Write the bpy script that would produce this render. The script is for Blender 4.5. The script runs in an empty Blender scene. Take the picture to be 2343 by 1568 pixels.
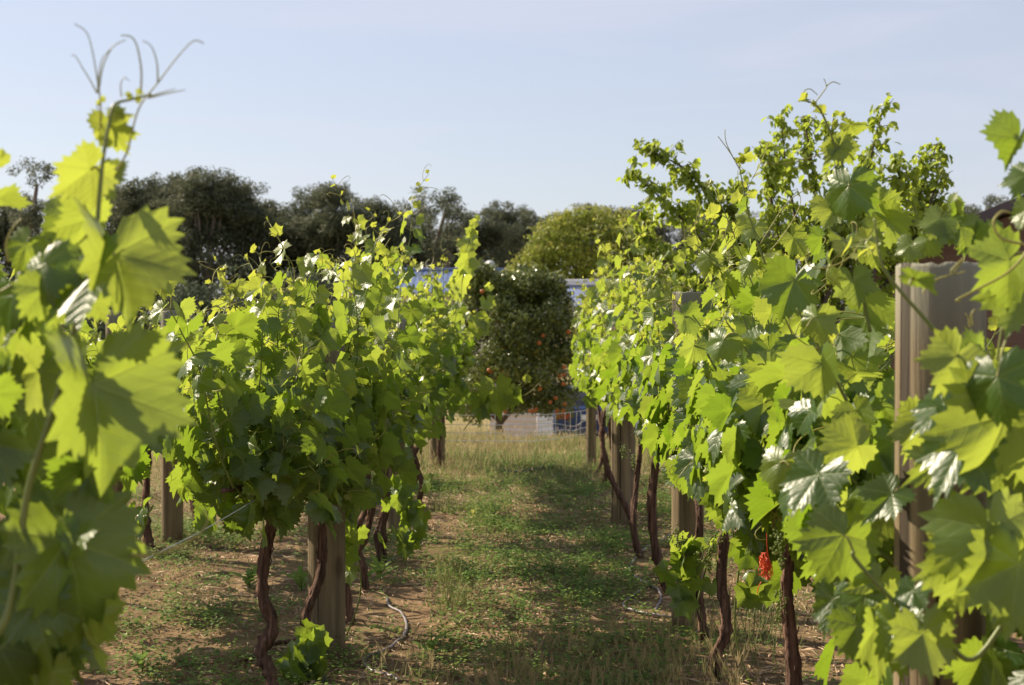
import bpy, math, random
import numpy as np
from mathutils import Vector, Matrix, Euler

# ------------------------------------------------------------------ camera, world, sun, exposure
SC = bpy.context.scene
COL = SC.collection
random.seed(7)
RNG = np.random.default_rng(7)
FPX, PW, PH = 3473.0, 2342.0, 1568.0          # focal length in pixels of a 2342 px wide frame
CAMZ = 1.4
cam_d = bpy.data.cameras.new('camera')
cam = bpy.data.objects.new('camera', cam_d); COL.objects.link(cam)
cam_d.sensor_width = 36.0
cam_d.lens = 36.0 * FPX / PW
cam.location = (0, 0, CAMZ)
cam.rotation_euler = (math.radians(90) - 54 / FPX, 0, 25 / FPX)
cam_d.clip_start, cam_d.clip_end = 0.05, 2000
cam_d.dof.use_dof = True
cam_d.dof.focus_distance = 5.4
cam_d.dof.aperture_fstop = 6.3
SC.camera = cam
CR = Euler(cam.rotation_euler).to_matrix()

SUN_EL, SUN_AZ = math.radians(36), math.radians(-58)     # azimuth from +Y towards +X
SUN = Vector((math.sin(SUN_AZ) * math.cos(SUN_EL), math.cos(SUN_AZ) * math.cos(SUN_EL), math.sin(SUN_EL)))
w = bpy.data.worlds.new('World'); SC.world = w; w.use_nodes = True
nt = w.node_tree; nd = nt.nodes; lk = nt.links
nd.clear()
out = nd.new('ShaderNodeOutputWorld'); bg = nd.new('ShaderNodeBackground')
sky = nd.new('ShaderNodeTexSky'); sky.sky_type = 'NISHITA'; sky.sun_disc = False
sky.sun_elevation = SUN_EL; sky.sun_rotation = SUN_AZ
sky.altitude = 0; sky.air_density = 1.0; sky.dust_density = 0.8; sky.ozone_density = 2.0
tc = nd.new('ShaderNodeTexCoord'); mp = nd.new('ShaderNodeMapping')
mp.inputs['Scale'].default_value = (1.6, 1.6, 17); mp.inputs['Rotation'].default_value = (0, math.radians(-4), 0)
nz = nd.new('ShaderNodeTexNoise'); nz.inputs['Scale'].default_value = 1.7; nz.inputs['Detail'].default_value = 6; nz.inputs['Distortion'].default_value = 0.7
rp = nd.new('ShaderNodeValToRGB')
rp.color_ramp.elements[0].position = 0.40; rp.color_ramp.elements[1].position = 0.78
rp.color_ramp.elements[0].color = (0.52, 0.52, 0.52, 1); rp.color_ramp.elements[1].color = (0.80, 0.80, 0.80, 1)
mx = nd.new('ShaderNodeMixRGB'); mx.inputs[2].default_value = (6.1, 6.05, 6.95, 1)
lk.new(tc.outputs['Generated'], mp.inputs['Vector']); lk.new(mp.outputs['Vector'], nz.inputs['Vector'])
lk.new(nz.outputs['Fac'], rp.inputs['Fac']); lk.new(rp.outputs['Color'], mx.inputs[0])
lk.new(sky.outputs['Color'], mx.inputs[1]); lk.new(mx.outputs['Color'], bg.inputs['Color'])
bg.inputs['Strength'].default_value = 0.069
lk.new(bg.outputs['Background'], out.inputs['Surface'])

sl = bpy.data.lights.new('sun', 'SUN'); sl.energy = 5.0; sl.angle = math.radians(0.5); sl.color = (1.0, 0.87, 0.66)
so = bpy.data.objects.new('sun', sl); COL.objects.link(so)
so.rotation_euler = SUN.to_track_quat('Z', 'Y').to_euler()
SC.view_settings.view_transform = 'Standard'; SC.view_settings.look = 'None'
SC.view_settings.gamma = 1.0; SC.view_settings.exposure = 0.88
try:
    SC.cycles.use_denoising = True
    SC.cycles.max_bounces = 8; SC.cycles.diffuse_bounces = 4; SC.cycles.glossy_bounces = 2
    SC.cycles.transmission_bounces = 4; SC.cycles.sample_clamp_indirect = 6
except Exception:
    pass

# ------------------------------------------------------------------ helpers
def at(px, py, Y):
    """world point seen at pixel (px, py) of the 2342 px wide frame, at distance Y in front."""
    d = CR @ Vector(((px - PW / 2) / FPX, -(py - PH / 2) / FPX, -1.0))
    return Vector((0, 0, CAMZ)) + d * (Y / d.y)

def on_ground(px, py):
    d = CR @ Vector(((px - PW / 2) / FPX, -(py - PH / 2) / FPX, -1.0))
    k = -CAMZ / d.z
    return Vector((d.x * k, d.y * k, 0))

def to_px(p):
    v = CR.transposed() @ (Vector(p) - Vector((0, 0, CAMZ)))
    return (PW / 2 + FPX * v.x / -v.z, PH / 2 - FPX * v.y / -v.z)

def sstep(a, b, x):
    t = min(1, max(0, (x - a) / (b - a)))
    return t * t * (3 - 2 * t)

def U(a, b): return random.uniform(a, b)
def G(s): return random.gauss(0, s)
def rv(s=1.0): return Vector((G(s), G(s), G(s)))

class MB:
    """collects vertices and faces (with optional uv and two float attributes), links them as ONE mesh object."""
    def __init__(self):
        self.V, self.T, self.Q, self.UV, self.A, self.B = [], [], [], [], [], []
        self.n = 0
    def add(self, V, tris=None, quads=None, uv=None, a=0.5, b=0.0):
        V = np.asarray(V, dtype=np.float64).reshape(-1, 3)
        k = len(V)
        if tris is not None and len(tris): self.T.append(np.asarray(tris, dtype=np.int64).reshape(-1, 3) + self.n)
        if quads is not None and len(quads): self.Q.append(np.asarray(quads, dtype=np.int64).reshape(-1, 4) + self.n)
        self.V.append(V)
        self.UV.append(np.zeros((k, 2)) if uv is None else np.asarray(uv))
        self.A.append(np.full(k, a) if np.isscalar(a) else np.asarray(a, float))
        self.B.append(np.full(k, b) if np.isscalar(b) else np.asarray(b, float))
        self.n += k
    def build(self, name, mat, parent=None, loc=(0, 0, 0), smooth=True, mats=None):
        if parent is not None:                                  # local coordinates: every ancestor is only translated
            loc = Vector((0, 0, 0)); q = parent
            while q is not None: loc = loc + q.location; q = q.parent
        V = np.concatenate(self.V) - np.asarray(loc)
        T = np.concatenate(self.T) if self.T else np.zeros((0, 3), np.int64)
        Q = np.concatenate(self.Q) if self.Q else np.zeros((0, 4), np.int64)
        loops = np.concatenate([T.ravel(), Q.ravel()])
        nt_, nq = len(T), len(Q)
        me = bpy.data.meshes.new(name)
        me.vertices.add(len(V)); me.vertices.foreach_set('co', V.ravel())
        me.loops.add(len(loops)); me.loops.foreach_set('vertex_index', loops)
        me.polygons.add(nt_ + nq)
        starts = np.concatenate([np.arange(nt_) * 3, nt_ * 3 + np.arange(nq) * 4])
        me.polygons.foreach_set('loop_start', starts)
        try: me.polygons.foreach_set('loop_total', np.concatenate([np.full(nt_, 3), np.full(nq, 4)]))
        except Exception: pass
        me.polygons.foreach_set('use_smooth', np.full(nt_ + nq, smooth))
        uv = me.uv_layers.new(name='UVMap')
        uv.data.foreach_set('uv', np.concatenate(self.UV)[loops].ravel())
        at_ = me.attributes.new('tint', 'FLOAT', 'POINT'); at_.data.foreach_set('value', np.concatenate(self.A))
        bt_ = me.attributes.new('age', 'FLOAT', 'POINT'); bt_.data.foreach_set('value', np.concatenate(self.B))
        me.update(calc_edges=True); me.validate()
        me.materials.append(mat)
        o = bpy.data.objects.new(name, me); COL.objects.link(o)
        if parent is not None: o.parent = parent
        else: o.location = loc
        return o

def tube(mb, pts, radii, sides=6, a=0.5, b=0.0, cap=True, ridge=0.0, uvs=1.0):
    pts = [Vector(p) for p in pts]
    n = len(pts)
    if np.isscalar(radii): radii = [radii] * n
    up = Vector((0.123, 0.31, 0.94))
    V, UVs = [], []
    ref = None; dist = 0
    for i, p in enumerate(pts):
        t = (pts[min(i + 1, n - 1)] - pts[max(i - 1, 0)])
        t = t.normalized() if t.length > 1e-9 else Vector((0, 0, 1))
        if ref is None:
            ref = t.cross(up)
            if ref.length < 1e-3: ref = t.cross(Vector((1, 0, 0)))
        ref = (ref - t * ref.dot(t)).normalized()
        bi = t.cross(ref)
        if i: dist += (p - pts[i - 1]).length
        for k in range(sides):
            an = 2 * math.pi * k / sides
            r = radii[i] * (1 + (ridge * math.sin(k * 2.4 + 1.3 * math.sin(k * 5.1)) + G(ridge * 0.35) if ridge else 0))
            V.append(p + (ref * math.cos(an) + bi * math.sin(an)) * r)
            UVs.append((k / sides, dist * uvs))
    Q = []
    for i in range(n - 1):
        for k in range(sides):
            k2 = (k + 1) % sides
            Q.append((i * sides + k, i * sides + k2, (i + 1) * sides + k2, (i + 1) * sides + k))
    T = []
    if cap:
        for base, flip in ((0, True), ((n - 1) * sides, False)):
            for k in range(1, sides - 1):
                T.append((base, base + k + 1, base + k) if flip else (base, base + k, base + k + 1))
    mb.add([tuple(v) for v in V], T, Q, UVs, a, b)

def smooth_path(P, sub=6):
    P = [Vector(p) for p in P]
    if len(P) < 3:
        return [P[0].lerp(P[-1], i / sub) for i in range(sub + 1)]
    R = []
    for i in range(len(P) - 1):
        p0 = P[max(i - 1, 0)]; p1 = P[i]; p2 = P[i + 1]; p3 = P[min(i + 2, len(P) - 1)]
        for j in range(sub):
            t = j / sub
            R.append(0.5 * ((2 * p1) + (p2 - p0) * t + (2 * p0 - 5 * p1 + 4 * p2 - p3) * t * t + (3 * p1 - p0 - 3 * p2 + p3) * t ** 3))
    R.append(P[-1])
    return R

def box(mb, x0, x1, y0, y1, z0, z1, a=0.5):
    V = [(x, y, z) for x in (x0, x1) for y in (y0, y1) for z in (z0, z1)]
    Q = [(0, 1, 3, 2), (4, 6, 7, 5), (0, 4, 5, 1), (2, 3, 7, 6), (0, 2, 6, 4), (1, 5, 7, 3)]
    mb.add(V, None, Q, None, a)

def bevel(o, wd=0.01, seg=2):
    m = o.modifiers.new('bevel', 'BEVEL'); m.width = wd; m.segments = seg; m.limit_method = 'ANGLE'
    return o

def tag(o, label=None, cat=None, group=None, kind=None):
    if label: o['label'] = label
    if cat: o['category'] = cat
    if group: o['group'] = group
    if kind: o['kind'] = kind
    return o

def empty(name, loc, label=None, cat=None, group=None):
    o = bpy.data.objects.new(name, None); COL.objects.link(o); o.location = loc
    o.empty_display_size = 0.1
    return tag(o, label, cat, group)

# ------------------------------------------------------------------ materials
def mat_new(name):
    m = bpy.data.materials.new(name); m.use_nodes = True
    t = m.node_tree; t.nodes.clear()
    o = t.nodes.new('ShaderNodeOutputMaterial')
    return m, t, o

class NT:
    def __init__(self, t): self.t = t
    def n(self, kind, **kw):
        x = self.t.nodes.new(kind)
        for k, v in kw.items(): setattr(x, k, v)
        return x
    def l(self, a, b): self.t.links.new(a, b)
    def val(self, op, a, b=None, clamp=False):
        x = self.n('ShaderNodeMath', operation=op, use_clamp=clamp)
        for i, v in enumerate((a, b)):
            if v is None: continue
            if hasattr(v, 'is_linked') or hasattr(v, 'links'): self.l(v, x.inputs[i])
            else: x.inputs[i].default_value = v
        return x.outputs[0]
    def mix(self, f, a, b):
        x = self.n('ShaderNodeMixRGB')
        for i, v in enumerate((f, a, b)):
            if isinstance(v, (tuple, list)): x.inputs[i].default_value = (*v, 1) if len(v) == 3 else v
            elif isinstance(v, (int, float)): x.inputs[i].default_value = v
            else: self.l(v, x.inputs[i])
        return x.outputs[0]
    def attr(self, name):
        return self.n('ShaderNodeAttribute', attribute_name=name).outputs['Fac']
    def noise(self, scale, detail=4, vec=None, rough=0.55, dist=0.0):
        x = self.n('ShaderNodeTexNoise')
        x.inputs['Scale'].default_value = scale; x.inputs['Detail'].default_value = detail
        x.inputs['Roughness'].default_value = rough; x.inputs['Distortion'].default_value = dist
        if vec is not None: self.l(vec, x.inputs['Vector'])
        return x.outputs['Fac']
    def ramp(self, f, stops):
        x = self.n('ShaderNodeValToRGB')
        e = x.color_ramp.elements
        while len(e) < len(stops): e.new(0.5)
        for i, (p, c) in enumerate(stops):
            e[i].position = p; e[i].color = (*c, 1) if len(c) == 3 else c
        self.l(f, x.inputs[0])
        return x.outputs[0]
    def coord(self, which='Object', scale=(1, 1, 1), rot=(0, 0, 0)):
        c = self.n('ShaderNodeTexCoord'); m = self.n('ShaderNodeMapping')
        m.inputs['Scale'].default_value = scale; m.inputs['Rotation'].default_value = rot
        self.l(c.outputs[which], m.inputs['Vector'])
        return m.outputs['Vector']
    def bump(self, h, strength=0.3, dist=0.01):
        x = self.n('ShaderNodeBump'); x.inputs['Strength'].default_value = strength; x.inputs['Distance'].default_value = dist
        self.l(h, x.inputs['Height'])
        return x.outputs[0]
    def bsdf(self, col, rough=0.6, spec=0.5, metal=0.0, normal=None):
        x = self.n('ShaderNodeBsdfPrincipled')
        for k, v in (('Base Color', col), ('Roughness', rough), ('Specular IOR Level', spec), ('Metallic', metal)):
            if isinstance(v, (tuple, list)): x.inputs[k].default_value = (*v, 1)
            elif isinstance(v, (int, float)): x.inputs[k].default_value = v
            else: self.l(v, x.inputs[k])
        if normal is not None: self.l(normal, x.inputs['Normal'])
        return x

def vine_leaf_mat():
    m, t, o = mat_new('vine_leaf'); N = NT(t)
    uvn = N.n('ShaderNodeUVMap', uv_map='UVMap')
    sep = N.n('ShaderNodeSeparateXYZ'); N.l(uvn.outputs[0], sep.inputs[0])
    s, tt = sep.outputs[0], sep.outputs[1]
    tint, age = N.attr('tint'), N.attr('age')
    wv = N.val('MULTIPLY', N.val('SUBTRACT', 1.15, s), 0.018)
    main = N.val('SUBTRACT', 1.0, N.val('DIVIDE', tt, wv), True)
    main = N.val('MULTIPLY', main, 1.6, True)
    ph = N.val('FRACT', N.val('MULTIPLY', N.val('SUBTRACT', s, N.val('MULTIPLY', tt, 0.9)), 6.5))
    sec = N.val('ABSOLUTE', N.val('SUBTRACT', ph, 0.5))               # 0 on a side vein, .5 between
    secv = N.val('SUBTRACT', 1.0, N.val('MULTIPLY', sec, 13.0), True)
    secv = N.val('MULTIPLY', secv, 0.34)
    vein = N.val('MAXIMUM', main, secv)
    obj = N.coord('Object')
    mott = N.noise(28, 3, obj)
    base = N.mix(tint, (0.022, 0.070, 0.010), (0.075, 0.150, 0.016))
    base = N.mix(N.val('MULTIPLY', mott, 0.35), base, (0.06, 0.12, 0.016))
    base = N.mix(age, base, (0.24, 0.27, 0.045))
    base = N.mix(N.val('MULTIPLY', vein, 0.55), base, (0.30, 0.38, 0.12))
    geo = N.n('ShaderNodeNewGeometry')
    under = N.mix(0.35, base, (0.14, 0.21, 0.075))
    col = N.mix(geo.outputs['Backfacing'], base, under)
    rough = N.val('ADD', 0.36, N.val('MULTIPLY', geo.outputs['Backfacing'], 0.26))
    h = N.val('ADD', N.val('MULTIPLY', secv, -0.5), N.val('ADD', N.val('MULTIPLY', main, -0.5), N.val('ADD', N.val('MULTIPLY', sec, 0.26), N.val('MULTIPLY', N.noise(38, 2, obj, 0.5), 0.9))))
    nrm = N.bump(h, 0.34, 0.005)
    p = N.bsdf(col, rough, 0.8, 0, nrm)
    tr = N.n('ShaderNodeBsdfTranslucent')
    tcol = N.mix(tint, (0.17, 0.29, 0.012), (0.40, 0.49, 0.062))
    tcol = N.mix(age, tcol, (0.50, 0.53, 0.06))
    tcol = N.mix(N.val('MULTIPLY', main, 0.5), tcol, (0.30, 0.36, 0.03))
    tcol = N.mix(N.val('MULTIPLY', secv, 0.6), tcol, (0.34, 0.40, 0.03))
    N.l(tcol, tr.inputs['Color']); N.l(nrm, tr.inputs['Normal'])
    ms = N.n('ShaderNodeMixShader'); ms.inputs[0].default_value = 0.54
    N.l(p.outputs[0], ms.inputs[1]); N.l(tr.outputs[0], ms.inputs[2]); N.l(ms.outputs[0], o.inputs[0])
    return m

def plant_mat(name, dark, light, young, trans=0.35, tcol=None, rough=0.5, spec=0.4):
    m, t, o = mat_new(name); N = NT(t)
    tint, age = N.attr('tint'), N.attr('age')
    c = N.mix(age, N.mix(tint, dark, light), young)
    p = N.bsdf(c, rough, spec)
    if trans > 0:
        tr = N.n('ShaderNodeBsdfTranslucent')
        if tcol is None:
            g = N.n('ShaderNodeGamma'); g.inputs[1].default_value = 0.75; N.l(c, g.inputs[0]); N.l(g.outputs[0], tr.inputs[0])
        else: tr.inputs[0].default_value = (*tcol, 1)
        ms = N.n('ShaderNodeMixShader'); ms.inputs[0].default_value = trans
        N.l(p.outputs[0], ms.inputs[1]); N.l(tr.outputs[0], ms.inputs[2]); N.l(ms.outputs[0], o.inputs[0])
    else: N.l(p.outputs[0], o.inputs[0])
    return m

def bark_mat(name, c0, c1, scale=(30, 30, 5), bumpd=0.012, rough=0.85):
    m, t, o = mat_new(name); N = NT(t)
    v = N.coord('Object', scale)
    f = N.noise(1.0, 6, v, 0.65, 0.6)
    f2 = N.noise(9, 4, N.coord('Object'))
    c = N.ramp(f, [(0.32, c0), (0.55, tuple((a + b) / 2 for a, b in zip(c0, c1))), (0.72, c1)])
    c = N.mix(N.val('MULTIPLY', f2, 0.4), c, tuple(x * 0.6 for x in c0))
    p = N.bsdf(c, rough, 0.25, 0, N.bump(f, 0.9, bumpd))
    N.l(p.outputs[0], o.inputs[0])
    return m

def simple_mat(name, col, rough=0.5, spec=0.5, metal=0.0, var=0.12, scale=6):
    m, t, o = mat_new(name); N = NT(t)
    f = N.noise(scale, 5, N.coord('Object'))
    c = N.mix(f, tuple(x * (1 - var) for x in col), tuple(min(1, x * (1 + var)) for x in col))
    p = N.bsdf(c, rough, spec, metal, N.bump(f, 0.08, 0.01))
    N.l(p.outputs[0], o.inputs[0])
    return m

def post_mat():
    m, t, o = mat_new('treated_pine'); N = NT(t)
    v = N.coord('Object', (22, 22, 0.9))
    g = N.noise(1.6, 7, v, 0.6, 0.4)
    crack = N.noise(0.9, 3, N.coord('Object', (16, 16, 0.35)), 0.5, 0.3)
    crack = N.ramp(crack, [(0.375, (1, 1, 1)), (0.405, (0, 0, 0))])
    c = N.ramp(g, [(0.25, (0.075, 0.050, 0.028)), (0.46, (0.175, 0.122, 0.064)), (0.72, (0.36, 0.262, 0.145))])
    blot = N.noise(3.2, 4, N.coord('Object', (1, 1, 0.5)))
    c = N.mix(N.val('MULTIPLY', blot, 0.6), c, (0.13, 0.125, 0.085))
    # weathered grey-green top decimetre
    sp = N.n('ShaderNodeSeparateXYZ'); c2 = N.n('ShaderNodeTexCoord'); N.l(c2.outputs['Generated'], sp.inputs[0])
    topm = N.val('MULTIPLY', N.val('SUBTRACT', N.val('ADD', sp.outputs[2], N.val('MULTIPLY', blot, 0.08)), 0.93), 9.0, True)
    c = N.mix(N.val('MULTIPLY', topm, 0.7), c, (0.25, 0.26, 0.20))
    c = N.mix(N.val('MULTIPLY', crack, 0.85), c, (0.03, 0.022, 0.015))
    kn = N.n('ShaderNodeTexVoronoi', feature='F1'); kn.inputs['Scale'].default_value = 1.0
    N.l(N.coord('Object', (5.5, 5.5, 2.6)), kn.inputs['Vector'])
    knot = N.ramp(kn.outputs['Distance'], [(0.10, (1, 1, 1)), (0.17, (0, 0, 0))])
    c = N.mix(N.val('MULTIPLY', knot, 0.6), c, (0.06, 0.036, 0.02))
    soil = N.val('SUBTRACT', 1.0, N.val('MULTIPLY', N.val('ADD', sp.outputs[2], N.val('MULTIPLY', blot, -0.06)), 11.0), True)
    c = N.mix(N.val('MULTIPLY', soil, 0.6), c, (0.16, 0.10, 0.06))
    h = N.val('SUBTRACT', g, N.val('MULTIPLY', crack, 1.5))
    p = N.bsdf(c, 0.8, 0.25, 0, N.bump(h, 0.9, 0.008))
    N.l(p.outputs[0], o.inputs[0])
    return m

def ground_mat():
    m, t, o = mat_new('sandy_soil'); N = NT(t)
    v = N.coord('Object')
    big = N.noise(0.75, 4, v); med = N.noise(4.5, 6, v); fine = N.noise(38, 6, v, 0.7)
    straw = N.n('ShaderNodeTexVoronoi', feature='F1'); straw.inputs['Scale'].default_value = 9
    N.l(N.coord('Object', (1, 4, 1), (0, 0, 0.5)), straw.inputs['Vector'])
    c = N.ramp(fine, [(0.25, (0.10, 0.060, 0.032)), (0.5, (0.25, 0.160, 0.088)), (0.75, (0.42, 0.29, 0.17))])
    c = N.mix(N.ramp(med, [(0.42, (0, 0, 0)), (0.62, (0.8, 0.8, 0.8))]), c, (0.115, 0.070, 0.042))
    gm = N.val('MULTIPLY', N.ramp(big, [(0.40, (0, 0, 0)), (0.58, (1, 1, 1))]), N.ramp(fine, [(0.35, (0.15, 0.15, 0.15)), (0.6, (0.9, 0.9, 0.9))]))
    c = N.mix(N.val('MULTIPLY', gm, 0.25), c, (0.095, 0.115, 0.030))
    # drier, paler grass soil past the row end
    sp = N.n('ShaderNodeSeparateXYZ'); N.l(v, sp.inputs[0])
    far = N.val('MULTIPLY', N.val('SUBTRACT', sp.outputs[1], 11.5), 0.3, True)
    c = N.mix(N.val('MULTIPLY', far, 0.8), c, N.mix(fine, (0.14, 0.13, 0.045), (0.36, 0.29, 0.14)))
    h = N.val('ADD', N.val('MULTIPLY', fine, 0.6), med)
    p = N.bsdf(c, 0.95, 0.1, 0, N.bump(h, 0.8, 0.03))
    N.l(p.outputs[0], o.inputs[0])
    return m

def metal_sheet_mat(name, col, freq, axis='X', rough=0.35, metal=0.3, colour_lines=0.25):
    m, t, o = mat_new(name); N = NT(t)
    v = N.coord('Object'); sp = N.n('ShaderNodeSeparateXYZ'); N.l(v, sp.inputs[0])
    f = N.noise(1.5, 5, v)
    c = N.mix(f, tuple(x * 0.82 for x in col), col)
    p = N.bsdf(c, rough, 0.5, metal)
    N.l(p.outputs[0], o.inputs[0])
    return m

def brick_mat():
    m, t, o = mat_new('brown_brick'); N = NT(t)
    b = N.n('ShaderNodeTexBrick'); b.inputs['Scale'].default_value = 1.0
    b.inputs['Brick Width'].default_value = 0.23; b.inputs['Row Height'].default_value = 0.086; b.inputs['Mortar Size'].default_value = 0.008
    b.inputs['Color1'].default_value = (0.17, 0.105, 0.07, 1); b.inputs['Color2'].default_value = (0.145, 0.085, 0.06, 1); b.inputs['Mortar'].default_value = (0.16, 0.11, 0.085, 1)
    N.l(N.coord('Object', (1, 1, 1), (math.radians(-90), 0, 0)), b.inputs['Vector'])
    p = N.bsdf(b.outputs[0], 0.85, 0.2); N.l(p.outputs[0], o.inputs[0])
    return m

M = dict(
    leaf=vine_leaf_mat(),
    stem=plant_mat('vine_stem', (0.12, 0.17, 0.03), (0.18, 0.22, 0.045), (0.30, 0.28, 0.07), 0.12, None, 0.45, 0.5),
    tendril=plant_mat('tendril', (0.30, 0.30, 0.06), (0.42, 0.38, 0.09), (0.36, 0.34, 0.10), 0.25, None, 0.45, 0.5),
    grape=plant_mat('green_grape_bud', (0.10, 0.15, 0.02), (0.20, 0.26, 0.05), (0.3, 0.32, 0.08), 0.3, None, 0.45, 0.4),
    vbark=bark_mat('vine_bark', (0.040, 0.022, 0.016), (0.36, 0.205, 0.145), (70, 70, 6), 0.025),
    post=post_mat(),
    ground=ground_mat(),
    gum=plant_mat('gum_leaf', (0.021, 0.038, 0.021), (0.095, 0.122, 0.060), (0.20, 0.175, 0.09), 0.28, None, 0.6, 0.25),
    gumbark=bark_mat('gum_bark', (0.10, 0.08, 0.065), (0.36, 0.31, 0.27), (3, 3, 0.6), 0.02),
    pepper=plant_mat('pepper_leaf', (0.075, 0.125, 0.014), (0.25, 0.31, 0.03), (0.44, 0.30, 0.06), 0.35, None, 0.55, 0.3),
    citrus=plant_mat('citrus_leaf', (0.048, 0.074, 0.013), (0.145, 0.180, 0.026), (0.24, 0.25, 0.04), 0.2, None, 0.30, 0.55),
    orange=simple_mat('orange_peel', (0.33, 0.10, 0.012), 0.5, 0.4, 0, 0.1, 40),
    mulb=plant_mat('broad_tree_leaf', (0.09, 0.155, 0.018), (0.23, 0.29, 0.04), (0.35, 0.38, 0.07), 0.5, (0.44, 0.54, 0.06), 0.45, 0.4),
    bark=bark_mat('tree_bark', (0.06, 0.045, 0.035), (0.22, 0.17, 0.13), (10, 10, 2)),
    weed=plant_mat('weed_leaf', (0.055, 0.12, 0.016), (0.17, 0.27, 0.04), (0.34, 0.33, 0.07), 0.35, None, 0.6, 0.25),
    grass=plant_mat('grass_blade', (0.050, 0.095, 0.016), (0.18, 0.23, 0.05), (0.44, 0.30, 0.16), 0.35, None, 0.6, 0.25),
    litter=plant_mat('straw_litter', (0.10, 0.065, 0.04), (0.42, 0.31, 0.20), (0.5, 0.36, 0.24), 0.0, None, 0.8, 0.2),
    hose=simple_mat('grey_hose', (0.20, 0.17, 0.18), 0.45, 0.5, 0, 0.2, 14),
    black=simple_mat('black_poly_pipe', (0.03, 0.028, 0.03), 0.5, 0.4),
    wire=simple_mat('galvanised_wire', (0.62, 0.62, 0.63), 0.45, 0.5, 0.35),
    dullwire=simple_mat('dull_wire', (0.24, 0.26, 0.27), 0.5, 0.4, 0.2),
    twine=simple_mat('red_twine', (0.80, 0.085, 0.025), 0.32, 0.6, 0, 0.2, 60),
    roofblue=metal_sheet_mat('blue_roof_sheet', (0.12, 0.17, 0.33), 8),
    roofgrey=metal_sheet_mat('zinc_roof_sheet', (0.24, 0.29, 0.44), 8),
    white=simple_mat('white_paint', (0.75, 0.74, 0.74), 0.5),
    cream=simple_mat('cream_paint', (0.66, 0.57, 0.52), 0.55),
    brick=brick_mat(),
    fascia=simple_mat('brown_fascia', (0.075, 0.055, 0.055), 0.5),
    carblue=simple_mat('blue_car_paint', (0.018, 0.040, 0.12), 0.22, 0.6, 0.2, 0.05),
    glass=simple_mat('car_glass', (0.015, 0.016, 0.02), 0.08, 0.6),
    lamp=simple_mat('tail_lamp_red', (0.42, 0.02, 0.02), 0.2, 0.6),
    plate=simple_mat('number_plate', (0.7, 0.7, 0.68), 0.5),
    tyre=simple_mat('tyre_rubber', (0.02, 0.02, 0.02), 0.8),
)

# ------------------------------------------------------------------ ground
def hnoise(x, y):
    return (np.sin(x * 3.1 + 1.7 * np.sin(y * 1.3)) * np.cos(y * 2.7 + 1.1 * np.sin(x * 2.1)) * 0.5
            + np.sin(x * 8.3 + 2.0 * np.cos(y * 5.1)) * np.sin(y * 9.1 + x * 2.2) * 0.3
            + np.sin(x * 19 + 3 * np.sin(y * 7)) * np.sin(y * 23 + 2 * np.sin(x * 11)) * 0.2)
def hz(x, y):
    x = np.asarray(x, float); y = np.asarray(y, float)
    t = np.clip((y - 15.5) / 17.0, 0, 1)
    z = -1.75 * t * t * (3 - 2 * t)
    near = np.clip((60 - y) / 40, 0, 1)
    z = z + 0.018 * hnoise(x, y) * near
    for rx in (-2.2, -0.82, 0.72):                      # slight mounds under the rows
        z = z + 0.010 * np.exp(-((x - rx) / 0.28) ** 2) * np.clip((15 - y) / 2, 0, 1)
    return z
def gz(x, y): return float(hz(x, y))

gx = np.concatenate([-np.geomspace(3.4, 600, 26)[::-1], np.arange(-3.3, 2.6, 0.05), np.geomspace(2.7, 600, 26)])
gy = np.concatenate([-np.geomspace(1, 300, 12)[::-1], np.arange(0, 17, 0.06), np.geomspace(17.2, 900, 40)])
X, Y = np.meshgrid(gx, gy)
Zg = hz(X, Y)
nx_, ny_ = len(gx), len(gy)
idx = np.arange(nx_ * ny_).reshape(ny_, nx_)
mb = MB()
mb.add(np.stack([X.ravel(), Y.ravel(), Zg.ravel()], 1), None,
       np.stack([idx[:-1, :-1].ravel(), idx[:-1, 1:].ravel(), idx[1:, 1:].ravel(), idx[1:, :-1].ravel()], 1))
tag(mb.build('ground', M['ground']), 'sandy brown soil between the vine rows with thin weeds', None, None, 'structure')

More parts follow.
